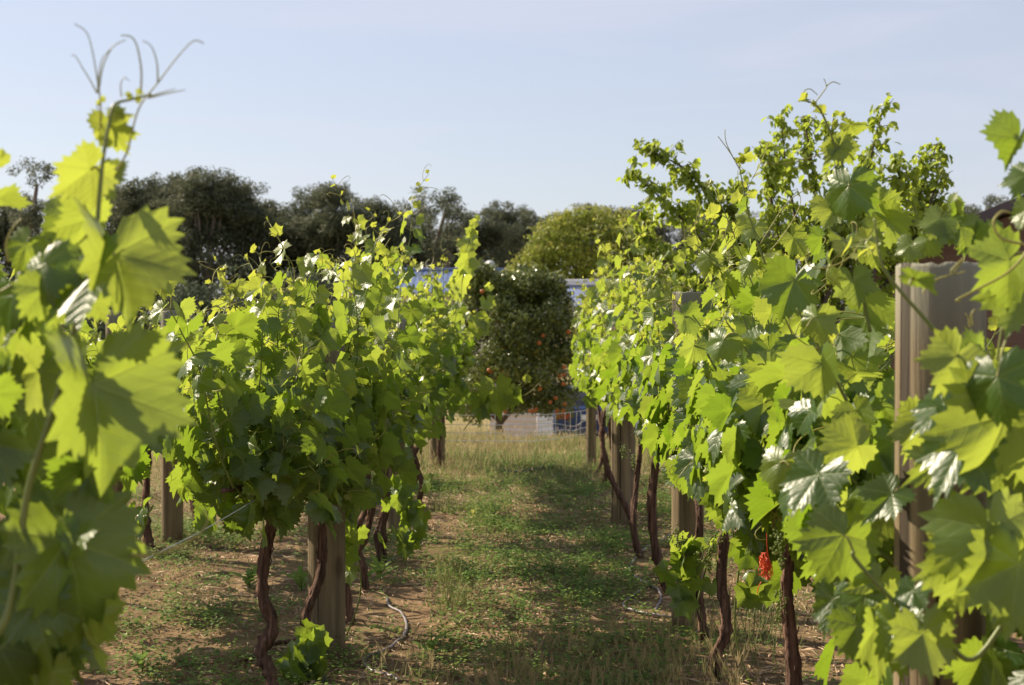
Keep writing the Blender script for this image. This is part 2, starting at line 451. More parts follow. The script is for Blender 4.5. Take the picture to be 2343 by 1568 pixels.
# ------------------------------------------------------------------ grape leaf templates
CTRL = [(0, 1.0), (9, .87), (19, .75), (27.5, .66), (37, .76), (47, .86), (55, .91), (64, .79), (74, .67), (82.5, .58),
        (93, .63), (103, .68), (110, .70), (124, .63), (140, .57), (152, .50), (164, .38), (173, .17), (180, .03)]
CA = np.array([c[0] for c in CTRL], float); CRAD = np.array([c[1] for c in CTRL])
def leaf_template(lod, seed, force=None):
    r_ = np.random.default_rng(seed)
    div = {3: (8, 8, 8, 8, 16), 2: (4, 4, 4, 4, 8), 1: (2, 2, 2, 2, 4), 0: (1, 1, 1, 1, 2)}[lod]
    rings = {3: (0.22, 0.44, 0.64, 0.82, 1.0), 2: (0.33, 0.66, 1.0), 1: (0.55, 1.0), 0: (1.0,)}[lod]
    cuts = (0, 27.5, 55, 82.5, 110, 180)
    half = [0.0]
    for i, d in enumerate(div): half += list(np.linspace(cuts[i], cuts[i + 1], d + 1)[1:])
    half = np.array(half)
    ang = np.concatenate([-half[::-1], half[1:-1]])            # -180 .. <180
    deep = r_.uniform(0.38, 0.92)
    rad = np.interp(np.abs(ang), CA, CRAD)
    rad = 0.72 + (rad - 0.72) * np.where(np.abs(ang) < 120, deep, 1.0)
    if lod >= 1:
        k = np.arange(len(ang))
        mid = len(half) - 1
        tooth = np.where((k - mid) % 2 == 0, 1.06, 0.90) + r_.normal(0, 0.02, len(ang))
        if lod == 3: tooth = np.choose((k - mid) % 4, (1.08, 0.97, 0.90, 0.97)) + r_.normal(0, 0.012, len(ang))
        tooth = np.where(np.abs(ang) > 168, 1.0, tooth)
        rad = rad * tooth
    rad = rad * (1 + 0.06 * np.sin(np.radians(ang) + r_.uniform(0, 6)))
    fold, cup, tip, wav = r_.uniform(-0.35, 0.6), r_.uniform(-0.15, 0.38), r_.uniform(-0.05, 0.55), r_.uniform(0.05, 0.17)
    if force is not None: fold, cup, tip = force
    ph, blg = r_.uniform(0, 6), r_.uniform(0.10, 0.24)
    V = [(0, 0, 0)]; UVs = [(0, 0)]
    veins = np.array([0, 55.0, 110.0])
    for fr in rings:
        for a_, R in zip(ang, rad):
            r0 = R * fr
            a2 = math.radians(a_)
            x, y = r0 * math.sin(a2), r0 * math.cos(a2)
            va = veins[np.argmin(np.abs(veins - abs(a_)))]
            dd = math.radians(abs(a_) - va)
            s, t = r0 * math.cos(dd), r0 * abs(math.sin(dd))
            z = fold * abs(x) - cup * (x * x + y * y) - tip * max(0, y) ** 2 * 0.7 + wav * math.sin(3 * a2 + ph) * r0 + blg * min(t, 0.22)
            if fr == 1.0: z += r_.normal(0, 0.012)
            V.append((x, y, z)); UVs.append((s, t))
    m = len(ang); T = []
    for k in range(m):
        k2 = (k + 1) % m
        if k2 == 0: continue                                    # open petiole sinus
        T.append((0, 1 + k2, 1 + k))
        for q in range(len(rings) - 1):
            a0, b0 = 1 + q * m + k, 1 + q * m + k2
            a1, b1 = a0 + m, b0 + m
            T += [(a0, b0, b1), (a0, b1, a1)]
    return np.array(V), np.array(T), np.array(UVs)
TEMPL = {lod: [leaf_template(lod, 100 * lod + i) for i in range(n)] for lod, n in ((3, 14), (2, 14), (1, 12), (0, 6))}

for f in ((.75, .1, .2), (-.55, .05, .2), (.45, .3, .45), (1.1, .1, .1), (.10, .04, .12)): TEMPL[2].append(leaf_template(2, 900 + len(TEMPL[2]), f)); TEMPL[3].append(leaf_template(3, 950 + len(TEMPL[3]), f))   # 14..17: strongly folded blades
def basis(d, n):
    d = Vector(d).normalized(); n = Vector(n)
    n = n - d * n.dot(d)
    if n.length < 1e-4: n = d.orthogonal()
    n.normalize(); x = d.cross(n)
    return np.array([[x[0], d[0], n[0]], [x[1], d[1], n[1]], [x[2], d[2], n[2]]])

class Leaves:
    def __init__(self, lod): self.lod = lod; self.I = []
    def put(self, pos, d, n, size, tint, age, k=None, wide=1.0):
        B = basis(d, n) * size
        B[:, 0] *= wide
        self.I.append((random.randrange(len(TEMPL[self.lod])) if k is None else k, B, tuple(pos), tint, age))
    def into(self, mb):
        by = {}
        for it in self.I: by.setdefault(it[0], []).append(it)
        for k, L in by.items():
            V, T, UVs = TEMPL[self.lod][k]
            B = np.array([i[1] for i in L]); P = np.array([i[2] for i in L])
            W = np.einsum('nij,vj->nvi', B, V) + P[:, None, :]
            n, v = len(L), len(V)
            F = (T[None] + (np.arange(n) * v)[:, None, None]).reshape(-1, 3)
            mb.add(W.reshape(-1, 3), F, None, np.tile(UVs, (n, 1)), np.repeat([i[3] for i in L], v), np.repeat([i[4] for i in L], v))

def tendril_path(p, d, L):
    """a tendril: runs out along d, bends and curls over at the tip."""
    d = Vector(d).normalized(); side = d.orthogonal().normalized()
    side.rotate(Matrix.Rotation(U(0, 6.28), 3, d))
    pts = [Vector(p)]; n = 12
    cur = d.copy(); ax = d.cross(side).normalized()
    for i in range(n):
        t = i / n
        ang = 0.04 + (0.10 if t < 0.65 else 0.55) * U(0.7, 1.3)
        cur.rotate(Matrix.Rotation(ang, 3, ax))
        pts.append(pts[-1] + cur * (L / n) * (1.15 - 0.5 * t))
    return pts

def grape_cluster(parent, loc, p, L=0.08):
    mb = MB()
    d = Vector((G(.25), G(.25), -1)).normalized()
    tube(mb, [p, p + d * L], [0.0016, 0.001], 5, 0.6)
    ico = [(0, 0, 1), (.89, 0, .45), (.28, .85, .45), (-.72, .53, .45), (-.72, -.53, .45), (.28, -.85, .45),
           (.72, .53, -.45), (-.28, .85, -.45), (-.89, 0, -.45), (-.28, -.85, -.45), (.72, -.53, -.45), (0, 0, -1)]
    icf = [(0, 1, 2), (0, 2, 3), (0, 3, 4), (0, 4, 5), (0, 5, 1), (1, 6, 2), (2, 7, 3), (3, 8, 4), (4, 9, 5), (5, 10, 1),
           (6, 7, 2), (7, 8, 3), (8, 9, 4), (9, 10, 5), (10, 6, 1), (11, 7, 6), (11, 8, 7), (11, 9, 8), (11, 10, 9), (11, 6, 10)]
    ico = np.array(ico)
    for i in range(70):
        t = random.random()
        c = p + d * L * (0.12 + t * 0.88) + rv(0.013 * (1.15 - t))
        mb.add(ico * U(0.0022, 0.0038) + np.array(c), icf, None, None, U(0, 1), U(0, .4))
    return mb.build('grape_cluster', M['grape'], parent, loc)

NOFLY = []          # (x0, y0, x1, y1, nearer than): windows of the picture kept clear for the posts seen through the leaves
def blocked(p, r=0.06):
    if p[1] < 0.4: return True
    q = to_px(p); m = r * FPX / p[1]
    for x0, y0, x1, y1, Yl in NOFLY:
        if p[1] < Yl and x0 - m < q[0] < x1 + m and y0 - m < q[1] < y1 + m: return True
    return False

def shoot(root, loc, LV, pts, base_size, tip_young=True, tend=0.4, lean=0.0, dens=1.0, env=None, r0=0.0042):
    """one green shoot along pts: a stem part (with its tendrils as a sub-part); its leaves go into LV."""
    n = len(pts)
    smb, tends = MB(), []
    tube(smb, pts, [r0 * (1 - 0.72 * i / (n - 1)) for i in range(n)], 5, U(0, 1), 0.0)
    az = U(0, 6.28); nt_ = 0
    for i in range(1, n):
        t = i / (n - 1)
        if random.random() > dens: continue
        node = pts[i]
        tan = (pts[min(i + 1, n - 1)] - pts[i - 1]).normalized()
        az += math.pi + G(0.5)
        s1 = tan.orthogonal().normalized(); s1.rotate(Matrix.Rotation(az, 3, tan))
        yg = sstep(0.62, 1.0, t) if tip_young else 0.0
        size = base_size * (0.72 + 0.28 * sstep(0, .25, t)) * (1 - 0.74 * yg) * U(0.72, 1.3)
        pd = (s1 * 0.9 + tan * (0.35 + 0.5 * yg) + Vector((0, 0, .15))).normalized()
        J = node + pd * size * U(0.55, 1.0)
        if env is not None and not env(J): continue
        if blocked(J): continue
        tube(smb, [node, node.lerp(J, .5) + Vector((0, 0, size * .06)), J], [0.0017, 0.0013, 0.0012], 4, U(0, 1), 0.6, False)
        hor = Vector((pd.x, pd.y, 0.0))
        hor = hor.normalized() if hor.length > 1e-3 else Vector((1, 0, 0))
        dn = Vector((hor.x * .55, hor.y * .55, -U(0.25, 1.25))) + rv(.22)
        if yg > .6: dn = pd + rv(.4) + Vector((0, 0, .3))
        nm = hor * 0.75 + Vector((0, 0, .55)) + SUN * 0.8 + rv(.42)
        if random.random() < .13: nm = GLINT + rv(.16)
        LV.put(J, dn, nm, size, min(1, max(0, U(.1, .75) + .45 * yg)), min(1, .06 + U(0, .12) + yg * .85))
        if t > .25 and random.random() < tend:
            td = (-s1 + tan * 0.8 + rv(.25)).normalized()
            tp = tendril_path(node, td, U(.09, .2)); m = len(tp)
            tmb = MB(); tube(tmb, tp, [0.0019 * (1 - .55 * k / m) for k in range(m)], 4, U(0, 1), U(0, .6), False); tends.append(tmb)
    so_ = smb.build('shoot', M['stem'], root, loc)
    for tmb in tends: tmb.build('tendril', M['tendril'], so_)
    return so_

GLINT = Vector((-.43, -.58, .68))                              # blades turned to mirror the sun towards the alley
def wander(p, d, L, step, grav, jit=.11):
    pts = [Vector(p)]; d = Vector(d).normalized(); k = 0
    while k * step < L:
        d = (d + rv(jit) + Vector((0, 0, -grav * (0.4 + k * step / max(L, .01))))).normalized()
        pts.append(pts[-1] + d * step); k += 1
    return pts

def make_vine(label, x, y, zhead=0.78, arm=(-.5, .5), nshoot=15, lod=1, trunk=None, tr=.028, base_size=.088, Lr=(.42, .85),
              spread=1.0, fill=70, clusters=2, group='grapevines tied along the wires', tall=0, low=.62, name='grapevine', fan=0.0, wl=.42, wr=.42, cap=9):
    base_size *= .86; tr *= .65; fill = int(fill * 1.5); nshoot = int(nshoot * 1.12)
    loc = (x, y, gz(x, y) - 0.03)
    root = empty(name, loc, label, 'grapevine', group)
    if trunk is None:
        tp = [Vector((x + G(.015), y + G(.015), loc[2])), Vector((x + G(.04), y + G(.04), .2)), Vector((x + G(.05), y + G(.05), .45)), Vector((x + G(.03), y, zhead))]
    else: tp = [Vector(p) for p in trunk]
    tp = smooth_path(tp, 7)
    mb = MB(); m = len(tp)
    rr = [tr * (1.25 - .4 * i / m) * (1 + G(.09)) + (tr * .35 if U(0, 1) < .10 else 0) for i in range(m)]
    tube(mb, tp, rr, 16, .5, 0, True, .2)
    for i in range(26):                                         # peeling strips of bark
        k = random.randrange(1, m - 5); q = random.randint(3, 5); a_ = U(0, 6.28)
        P = [tp[k + j] + Vector((math.cos(a_ + .1 * j), math.sin(a_ + .1 * j), 0)) * rr[k + j] * (1.02 + (.28 * abs(j / q - .45) if U(0, 1) < .8 else .9 * j / q)) for j in range(q)]
        tube(mb, P, [tr * U(.06, .14)] * q, 4, .5, 0, True)
    mb.build('trunk', M['vbark'], root, loc)
    head = tp[-1]
    cmb = MB()
    for sgn, a in ((-1, arm[0]), (1, arm[1])):
        cp = smooth_path([head - Vector((0, 0, .03)), head + Vector((G(.03), a * .4, .05)), Vector((x + G(.04), y + a, zhead + .06 + G(.03)))], 5)
        tube(cmb, cp, [tr * .62 * (1 - .3 * i / len(cp)) * (1 + G(.08)) for i in range(len(cp))], 8, .5, 0, True, .12)
    cmb.build('cordon', M['vbark'], root, loc)
    LV = Leaves(lod)
    def env(p): return p.z > low + G(.04) and x - wl - .03 < p.x - G(.02) < x + wr + .03
    def inside(p): return x - wl < p.x < x + wr and low - .05 < p.z < cap_
    for i in range(nshoot):
        cap_ = cap + G(.07) + (.12 if U(0, 1) < .2 else 0)
        ys = y + arm[0] + (arm[1] - arm[0]) * (i + U(.1, .9)) / nshoot
        b = Vector((x + G(.05), ys, zhead + .06 + G(.03)))
        ln = U(-1, 1) ** 1 * 1.05 * spread
        d = Vector((math.sin(ln), G(.22) + fan, math.cos(ln)))
        L = U(*Lr)
        if i < tall: L *= 1.3; d = Vector((G(.12), G(.1), 1))
        pts = wander(b, d, L, .050, .02 + .085 * abs(math.sin(ln)))
        for k_, q_ in enumerate(pts):
            if k_ > 3 and not inside(q_): pts = pts[:k_]; break
        shoot(root, loc, LV, pts, base_size, True, .5, 0, 1.0, env)
    for i in range(fill):                                       # older leaves near the cordon and in the curtain
        sx = random.choice((-1, 1)) * abs(G(.20)) * spread
        p = Vector((x + max(-wl, min(wr, sx)), y + U(arm[0] - .06, arm[1] + .06), U(low, zhead + .42)))
        if blocked(p): continue
        hor = Vector((sx * 3, G(.4), 0))
        LV.put(p, Vector((hor.x * .5 + G(.3), G(.4), -1)), hor.normalized() + Vector((0, 0, .45)) + SUN * .6 + rv(.4), base_size * U(.8, 1.25), U(0, .5), U(0, .12))
    fm = MB(); LV.into(fm)
    fm.build('foliage', M['leaf'], root, loc)
    for i in range(clusters):
        s = random.choice((-1, 1))
        grape_cluster(root, loc, Vector((x + s * U(.08, .28), y + U(*arm), zhead + U(-.1, .15))), U(.06, .1))
    return root

# ------------------------------------------------------------------ posts
def make_post(px, py, width_px, label, top=1.55, Y=None, r=None, name='vineyard_post', tilt=(0, 0)):
    if Y is None:
        g = on_ground(px, py)
    else: g = at(px, 800, Y); g.z = 0
    r = r or width_px / 2 * g.y / FPX
    base = gz(g.x, g.y) - .05
    mb = MB(); S = 40
    ph = U(0, 6); rings = [0, .3, .6, .9, 1.2, 1.45]
    zs = [base] + [z for z in rings if base + .1 < z < top - .05] + [top - .008, top]
    V = []
    for i, z in enumerate(zs):
        k = 1.0 if i < len(zs) - 1 else .965
        for s in range(S):
            a = 2 * math.pi * s / S
            rad = r * k * (1 + .008 * math.sin(3 * a + ph) + .003 * math.sin(7 * a + ph * 2 + z) - .03 * (z / 1.6) + (.0 if i < len(zs) - 1 else G(.006)))
            V.append((g.x + rad * math.cos(a) + tilt[0] * z, g.y + rad * math.sin(a) + tilt[1] * z, z + (G(.0025) if i >= len(zs) - 2 else 0)))
    n = len(zs); Q = []
    for i in range(n - 1):
        for s in range(S):
            s2 = (s + 1) % S
            Q.append((i * S + s, i * S + s2, (i + 1) * S + s2, (i + 1) * S + s))
    V.append((g.x + tilt[0] * top, g.y + tilt[1] * top, top - .004)); c = len(V) - 1
    T = [(c, (n - 1) * S + s, (n - 1) * S + (s + 1) % S) for s in range(S)]
    mb.add(V, T, Q)
    o = mb.build(name, M['post'], None, (g.x, g.y, base))
    return tag(o, label, 'post', 'round timber posts along the vine rows'), g

P_R0, gR0 = make_post(2150, 0, 206, 'thickest weathered timber post rising above the leaves beside large blurred vine leaves', 1.50, 2.78)
NOFLY += [(1722, 1228, 1776, 1335, 4.3), (1786, 1330, 1842, 1568, 4.1), (1536, 1150, 1606, 1440, 6.8), (1398, 975, 1452, 1200, 10.2), (1642, 1225, 1668, 1540, 5.8), (1488, 1140, 1530, 1370, 7.5), (2046, 590, 2112, 1240, 2.9), (2050, 585, 2250, 880, 2.9), (2056, 1380, 2112, 1568, 2.9)]
P_R1, gR1 = make_post(1572, 1440, 74, 'grey timber post half hidden by hanging vine leaves, behind the red twine', 1.52)
P_R2, gR2 = make_post(1425, 1203, 56, 'brown timber post with a dark vine stem leaning across its foot', 1.50)
P_R3, gR3 = make_post(1352, 1070, 23, 'thinnest pale timber post where the wire netting ends', .98)
P_L1, gL1 = make_post(747, 1505, 86, 'thick brown timber post under the leafy vine with a twisting stem on its side', 1.40)
P_L2, gL2 = make_post(905, 1232, 50, 'reddish timber post deep in shade behind two bent vine trunks', 1.40)
P_L3, gL3 = make_post(1000, 1067, 36, 'short looking timber post at the grassy end of the row', 1.40)
P_F1, gF1 = make_post(394, 1243, 50, 'dark timber post with one thin sunlit edge in the next row', 1.45)
P_F2, gF2 = make_post(262, 1250, 40, 'shaded timber post just behind the blurred big leaves', 1.45, 9.2)

# ------------------------------------------------------------------ vine rows
def T(pp, Y): return [at(px, py, Y) for px, py in pp]
GL, GR, GF = 'grapevines in the row with the twisted trunks', 'grapevines in the sunlit row', 'grapevines in the next row over'
# row on the left of the alley
make_vine('bushy grapevine at the row front whose bare trunk kinks near its foot', -.94, 5.5, .74, (-.56, .45), 26, 2,
          [tuple(at(632, 1640, 5.5).xy) + (-.02,)] + T([(618, 1540), (598, 1490), (624, 1432), (601, 1360), (606, 1270), (622, 1190)], 5.5) + [(-.93, 5.5, .76)],
          .03, .098, (.5, .98), 1.15, 95, 3, GL, 2, .71, wl=.38, wr=.29, cap=1.70)
make_vine('grapevine whose thin stem twists up the thick brown post', -.84, 6.05, .76, (-.35, .5), 24, 1,
          T([(722, 1560), (708, 1520), (698, 1460), (702, 1400), (732, 1320), (738, 1250), (733, 1160)], 6.05) + [(-.84, 6.05, .78)],
          .024, .095, (.5, .98), 1.05, 70, 3, GL, 2, .71, wl=.38, wr=.29, cap=1.78)
make_vine('grapevine with a slim trunk just behind the thick brown post', -.80, 6.9, .76, (-.45, .5), 20, 1,
          T([(806, 1455), (800, 1400), (790, 1300), (830, 1240), (850, 1130)], 6.9) + [(-.8, 6.9, .8)], .024, .092, (.5, .98), 1.0, 45, 3, GL, 3, .71, wl=.38, wr=.29, cap=1.86)
make_vine('grapevine with a pale trunk standing in the weeds past the first post', -.80, 7.75, .78, (-.25, .25), 7, 1,
          T([(838, 1358), (828, 1290), (812, 1220), (840, 1150)], 7.75) + [(-.8, 7.75, .8)], .024, .09, (.6, 1.1), .8, 8, 2, GL, 4, .71, wl=.36, wr=.29)
make_vine('grapevine with a straight dark trunk by the hose end', -.79, 8.7, .78, (-.42, .42), 18, 1,
          T([(876, 1288), (870, 1220), (884, 1150), (880, 1080)], 8.7) + [(-.79, 8.7, .8)], .036, .088, (.62, 1.15), .85, 40, 1, GL, 3, .71, wl=.36, wr=.29)
make_vine('grapevine growing close behind the reddish shaded post', -.79, 9.8, .78, (-.3, .3), 9, 1, None, .026, .088, (.7, 1.25), .8, 70, 1, GL, 4, .70, wl=.36, wr=.31)
make_vine('grapevine between the reddish post and the curved thin trunk', -.78, 11.1, .78, (-.6, .6), 28, 1, None, .024, .088, (.7, 1.28), .75, 42, 1, GL, 4, .68, wl=.36, wr=.24)
make_vine('grapevine with a short curved trunk near the row end', -.78, 12.6, .78, (-.7, .7), 30, 1,
          T([(946, 1112), (940, 1070), (952, 1030), (962, 1000)], 12.6) + [(-.8, 12.6, .8)], .026, .088, (.7, 1.28), .75, 50, 1, GL, 4, .64, wl=.36, wr=.20)
make_vine('last grapevine of the shaded row, beside the orange tree', -.72, 14.0, .76, (-.6, .5), 28, 1, None, .024, .085, (.65, 1.2), .75, 80, 0, GL, 5, .60, wl=.36, wr=.24)
# row on the right of the alley
make_vine('grapevine just behind the thickest post, leaves almost hiding it', .78, 3.35, .80, (-.25, .5), 17, 2, None, .03, .10, (.45, .95), 1.0, 110, 3, GR, 0, .60, wl=.18, wr=.42, cap=1.46)
make_vine('grapevine with a bare shaggy trunk below the leaves next to red twine', .73, 4.15, .82, (-.45, .5), 20, 2,
          [tuple(at(1824, 1640, 4.15).xy) + (-.02,)] + T([(1818, 1568), (1808, 1450), (1800, 1330)], 4.15) + [(.74, 4.15, .84)], .024, .098, (.5, 1.0), 1.0, 190, 4, GR, 1, .64, wl=.22, wr=.4, cap=1.58)
make_vine('grapevine between the shaggy trunk and the upright gnarled one', .86, 5.0, .84, (-.4, .45), 19, 2, [(.87, 5.0, -.02), (.885, 5.0, .3), (.865, 5.0, .6), (.86, 5.0, .84)], .022, .095, (.45, .95), .95, 150, 3, GR, 2, .68, wl=.30, wr=.3, cap=1.66)
make_vine('grapevine with an upright gnarled trunk right of the half hidden post', .78, 5.85, .84, (-.45, .5), 20, 2,
          T([(1640, 1560), (1638, 1500), (1662, 1440), (1652, 1330), (1656, 1200)], 5.85) + [(.76, 5.85, .86)], .027, .093, (.45, .9), .95, 90, 3, GR, 3, .80, wl=.17, wr=.4, cap=1.72)
make_vine('grapevine with drooping leaves in front of the half hidden post', .73, 6.7, .84, (-.4, .5), 19, 1,
          T([(1612, 1462), (1604, 1400), (1592, 1300), (1600, 1180)], 6.5) + [(.74, 6.7, .86)], .022, .092, (.5, .95), .9, 70, 2, GR, 3, .80, wl=.17, wr=.40)
make_vine('grapevine with a dark trunk leaning left of the half hidden post', .71, 7.6, .84, (-.5, .5), 19, 1,
          T([(1534, 1372), (1516, 1320), (1497, 1240), (1492, 1130)], 7.6) + [(.7, 7.6, .86)], .03, .09, (.5, .98), .85, 70, 2, GR, 3, .80, wl=.17, wr=.40)
make_vine('grapevine halfway between two brown posts of the sunny row', .70, 8.8, .84, (-.55, .55), 23, 1, None, .024, .09, (.55, 1.0), .8, 60, 1, GR, 3, .80, wl=.17, wr=.40)
make_vine('grapevine with a forked stem crossing the brown post', .69, 10.0, .84, (-.6, .6), 26, 1,
          T([(1448, 1200), (1432, 1160), (1392, 1080), (1378, 1010), (1386, 940)], 10.0) + [(.66, 10.0, .88)], .024, .088, (.6, 1.08), .75, 60, 1, GR, 3, .80, wl=.17, wr=.40)
make_vine('grapevine just past the brown post with the crossing stem', .67, 11.4, .84, (-.6, .6), 27, 1,
          T([(1404, 1110), (1402, 1050), (1394, 960)], 11.4) + [(.66, 11.4, .86)], .02, .088, (.62, 1.1), .7, 60, 0, GR, 3, .80, wl=.17, wr=.40)
make_vine('grapevine before the end of the sunny row', .66, 12.7, .84, (-.6, .6), 28, 1, None, .022, .086, (.65, 1.1), .65, 60, 0, GR, 2, .80, wl=.17, wr=.40)
make_vine('last grapevine of the sunny row, by the thin fence post', .64, 13.9, .82, (-.55, .4), 26, 1,
          T([(1358, 1092), (1374, 1062), (1378, 1000)], 13.6) + [(.64, 13.9, .84)], .02, .086, (.65, 1.1), .65, 60, 0, GR, 2, .80, wl=.17, wr=.40)
# row beyond the sunny one, all but hidden by it
for yy in (2.4, 3.7, 5.0, 6.3):
    make_vine('grapevine of the row hidden beyond the sunlit row', 2.2, yy, .80, (-.6, .6), 15, 1, None, .028, .095, (.4, .7), .9, 60, 0, 'grapevines hidden beyond the sunlit row', 0, .6, wl=.4, wr=.4, cap=1.42)
# next row to the left
for yy, lb in ((6.2, 'grapevine of the next row seen between blurred leaves and sky'), (7.5, 'grapevine of the next row before its dark post'),
               (8.9, 'grapevine with a knotty black trunk beside the dark post'), (10.2, 'grapevine right behind the dark post with the sunlit edge'),
               (11.6, 'grapevine two plants behind the dark post of the next row'), (13.2, 'farthest grapevine of the next row')):
    make_vine(lb, -2.2, yy, .80, (-.6, .65), 18, 1,
              (T([(344, 1255), (332, 1180), (336, 1100)], 8.9) + [(-2.2, 8.9, .82)]) if yy == 8.9 else None, .028, .092, (.42, .82), .9, 60, 0, GF, 2, .72, wl=.38, wr=.34, cap=1.9 if yy < 8 else 1.40)

# ------------------------------------------------------------------ foreground vines placed leaf by leaf
def hero_leaf(LV, smb, J, tip, Y, dz=0.0, roll=0.0, age=.12, tint=.6, k=None, stem=None, wide=1.0, back=False, white=False):
    """J, tip: pixels of the leaf's petiole point and its tip; dz: how much nearer (+) the tip is; roll turns the blade about its midrib."""
    a = at(*J, Y); b = at(*tip, Y - dz)
    d = b - a; size = d.length
    view = (Vector((0, 0, CAMZ)) - a).normalized()
    n = view if not back else -view
    n = n - d.normalized() * n.dot(d.normalized()); n.normalize()
    n.rotate(Matrix.Rotation(roll, 3, d.normalized()))
    if white: n = GLINT; k = 18
    if age > .74: size *= .62; k = random.choice((14, 17)) if LV.lod >= 2 else None
    LV.put(a, d, n, size * .90, tint, age, k, wide * .86)
    if stem is not None:
        s = at(*stem, Y + U(-.02, .03))
        tube(smb, smooth_path([s, s.lerp(a, .5) + Vector((0, 0, .006)), a], 5), [.0019] * 11, 6, U(0, 1), .7, False)

def px_tube(mb, pp, Y, r0, r1, sides=7, b=0.2, sub=7, dY=0.0):
    n0 = len(pp)
    P = smooth_path([at(px, py, Y + dY * i / max(1, n0 - 1)) for i, (px, py) in enumerate(pp)], sub)
    m = len(P)
    tube(mb, P, [r0 + (r1 - r0) * i / (m - 1) for i in range(m)], sides, U(.3, .8), b)

# --- nearest vine on the left
YF = 2.05
locF = (-.78, 2.2, -.02)
vf = empty('grapevine', locF, 'nearest blurred grapevine with one tall shoot reaching into the sky', 'grapevine', 'blurred grapevines close by')
tp = smooth_path([(-.80, 2.35, -.02), (-.84, 2.34, .3), (-.80, 2.36, .6), (-.83, 2.3, .82)], 7)
mb = MB(); tube(mb, tp, [.032 * (1 + G(.1)) for _ in tp], 11, .5, 0, True, .16); mb.build('trunk', M['vbark'], vf, locF)
mb = MB(); px_tube(mb, [(-60, 1500), (0, 1440), (32, 1349), (64, 1124), (129, 914), (177, 726), (203, 640), (216, 590), (228, 440), (236, 361), (250, 281), (262, 240), (300, 228), (346, 216)], YF - .12, .0062,   .0014, 8, .15, dY=.12)
for pp, b in (([(240, 300), (226, 272), (222, 240)], .6),):
    px_tube(mb, pp, YF, .001, .0007, 5, b)
mainshoot = mb.build('shoot', M['stem'], vf, locF)
LV = Leaves(3); smb = MB()
H = lambda *a, **k: hero_leaf(LV, smb, *a, **k)
H((252, 284), (284, 378), YF, -.01, .55, age=.55, tint=.8, stem=(246, 320), wide=1.05)
H((208, 388), (112, 470), YF - .04, .02, -.35, age=.5, tint=.9, stem=(232, 400), wide=1.0)
H((236, 400), (250, 470), YF, .03, .9, age=.4, tint=.5, wide=.8)
H((150, 500), (130, 610), YF + .12, .0, .2, age=.2, tint=.55, stem=(185, 600))
H((205, 500), (178, 612), YF + .08, -.02, -.5, age=.3, tint=.8, stem=(190, 620))
H((264, 580), (318, 778), YF - .06, .05, -.62, age=.28, tint=.85, stem=(215, 640), wide=1.2, k=14)
H((222, 622), (70, 770), YF - .12, .0, -1.02, age=.05, tint=.25, stem=(205, 650), wide=1.0, white=True)
H((120, 640), (60, 705), YF + .1, .02, .5, age=.15, tint=.5)
H((212, 882), (262, 1178), YF - .08, .03, -.62, age=.15, tint=.62, stem=(120, 935), wide=1.2, k=14)
H((152, 1240), (240, 1508), YF - .05, .03, -.38, age=.12, tint=.55, stem=(60, 1180), wide=1.08, k=16)
H((60, 780), (40, 930), YF + .15, 0, .5, age=.1, tint=.3)
H((90, 850), (20, 985), YF + .1, .04, -.3, age=.3, tint=.9)
H((10, 700), (-30, 850), YF + .05, .02, .3, age=.2, tint=.7)
H((30, 1010), (60, 1150), YF + .16, 0, .4, age=.1, tint=.3)
H((150, 1010), (130, 1120), YF + .2, 0, .3, age=.15, tint=.5)
H((10, 1250), (70, 1400), YF + .1, .02, .2, age=.1, tint=.3)
H((185, 1400), (60, 1452), YF + .02, .03, -.3, age=.3, tint=.85)
H((110, 1440), (190, 1600), YF + .05, .02, .3, age=.06, tint=.2)
H((0, 1480), (60, 1620), YF + .0, .02, .2, age=.06, tint=.2)
H((120, 1150), (40, 1250), YF + .2, .02, .2, age=.06, tint=.2)
H((60, 560), (10, 640), YF + .2, .0, .4, age=.2, tint=.5)
H((0, 455), (85, 470), YF + .25, .0, 1.0, age=.4, tint=.6)
H((0, 365), (36, 350), YF + .25, .0, .4, age=.6, tint=.7)
# small leaves at the growing tip
for J, tp_, r in (((232, 226), (246, 208), .6), ((228, 236), (212, 248), .3), ((300, 224), (296, 202), -.3), ((312, 226), (332, 208), .4), ((292, 220), (274, 210), .9),
                  ((268, 252), (352, 284), 1.1), ((318, 216), (344, 214), -.6), ((236, 330), (214, 288), .8), ((226, 310), (212, 330), .5)):
    H(J, tp_, YF, .0, r, age=.8, tint=.7)
for i in range(34):                                            # smaller leaves overlapping around the big ones
    t_ = U(0, 1); px, py = -20 + 250 * U(0, 1) ** 1.2, 560 + 1000 * t_
    p = at(px, py, U(1.95, 2.25))
    LV.put(p, Vector((G(.4), G(.4), -1)), Vector((-.3, -.5, .5)) + rv(.55), U(.045, .078), U(0, .9), U(0, .3))
for i in range(46):                                            # shaded leaves behind and beneath
    px, py = U(-260, 150), U(620, 1600)
    if px > 90 and py < 1050: continue
    p = at(px, py, U(2.15, 2.6))
    LV.put(p, Vector((G(.4), G(.4), -1)), Vector((-.5, -.3, .6)) + rv(.5), U(.075, .105), U(0, .6), U(0, .15))
for i in range(12):  # added canes, out of view, to carry the shading leaves below
    e_ = Vector((U(-1.7, -1.05), U(2.1, 3.0), U(.7, 1.5)))
    cm_ = MB(); tube(cm_, smooth_path([(-.83, 2.3, .82), Vector((-.83, 2.3, .82)).lerp(e_, .5) + Vector((0, 0, .16)), e_], 6), [.0055 - .0003 * i_ for i_ in range(13)], 6, .5, .1); cm_.build('shoot', M['stem'], vf, locF)
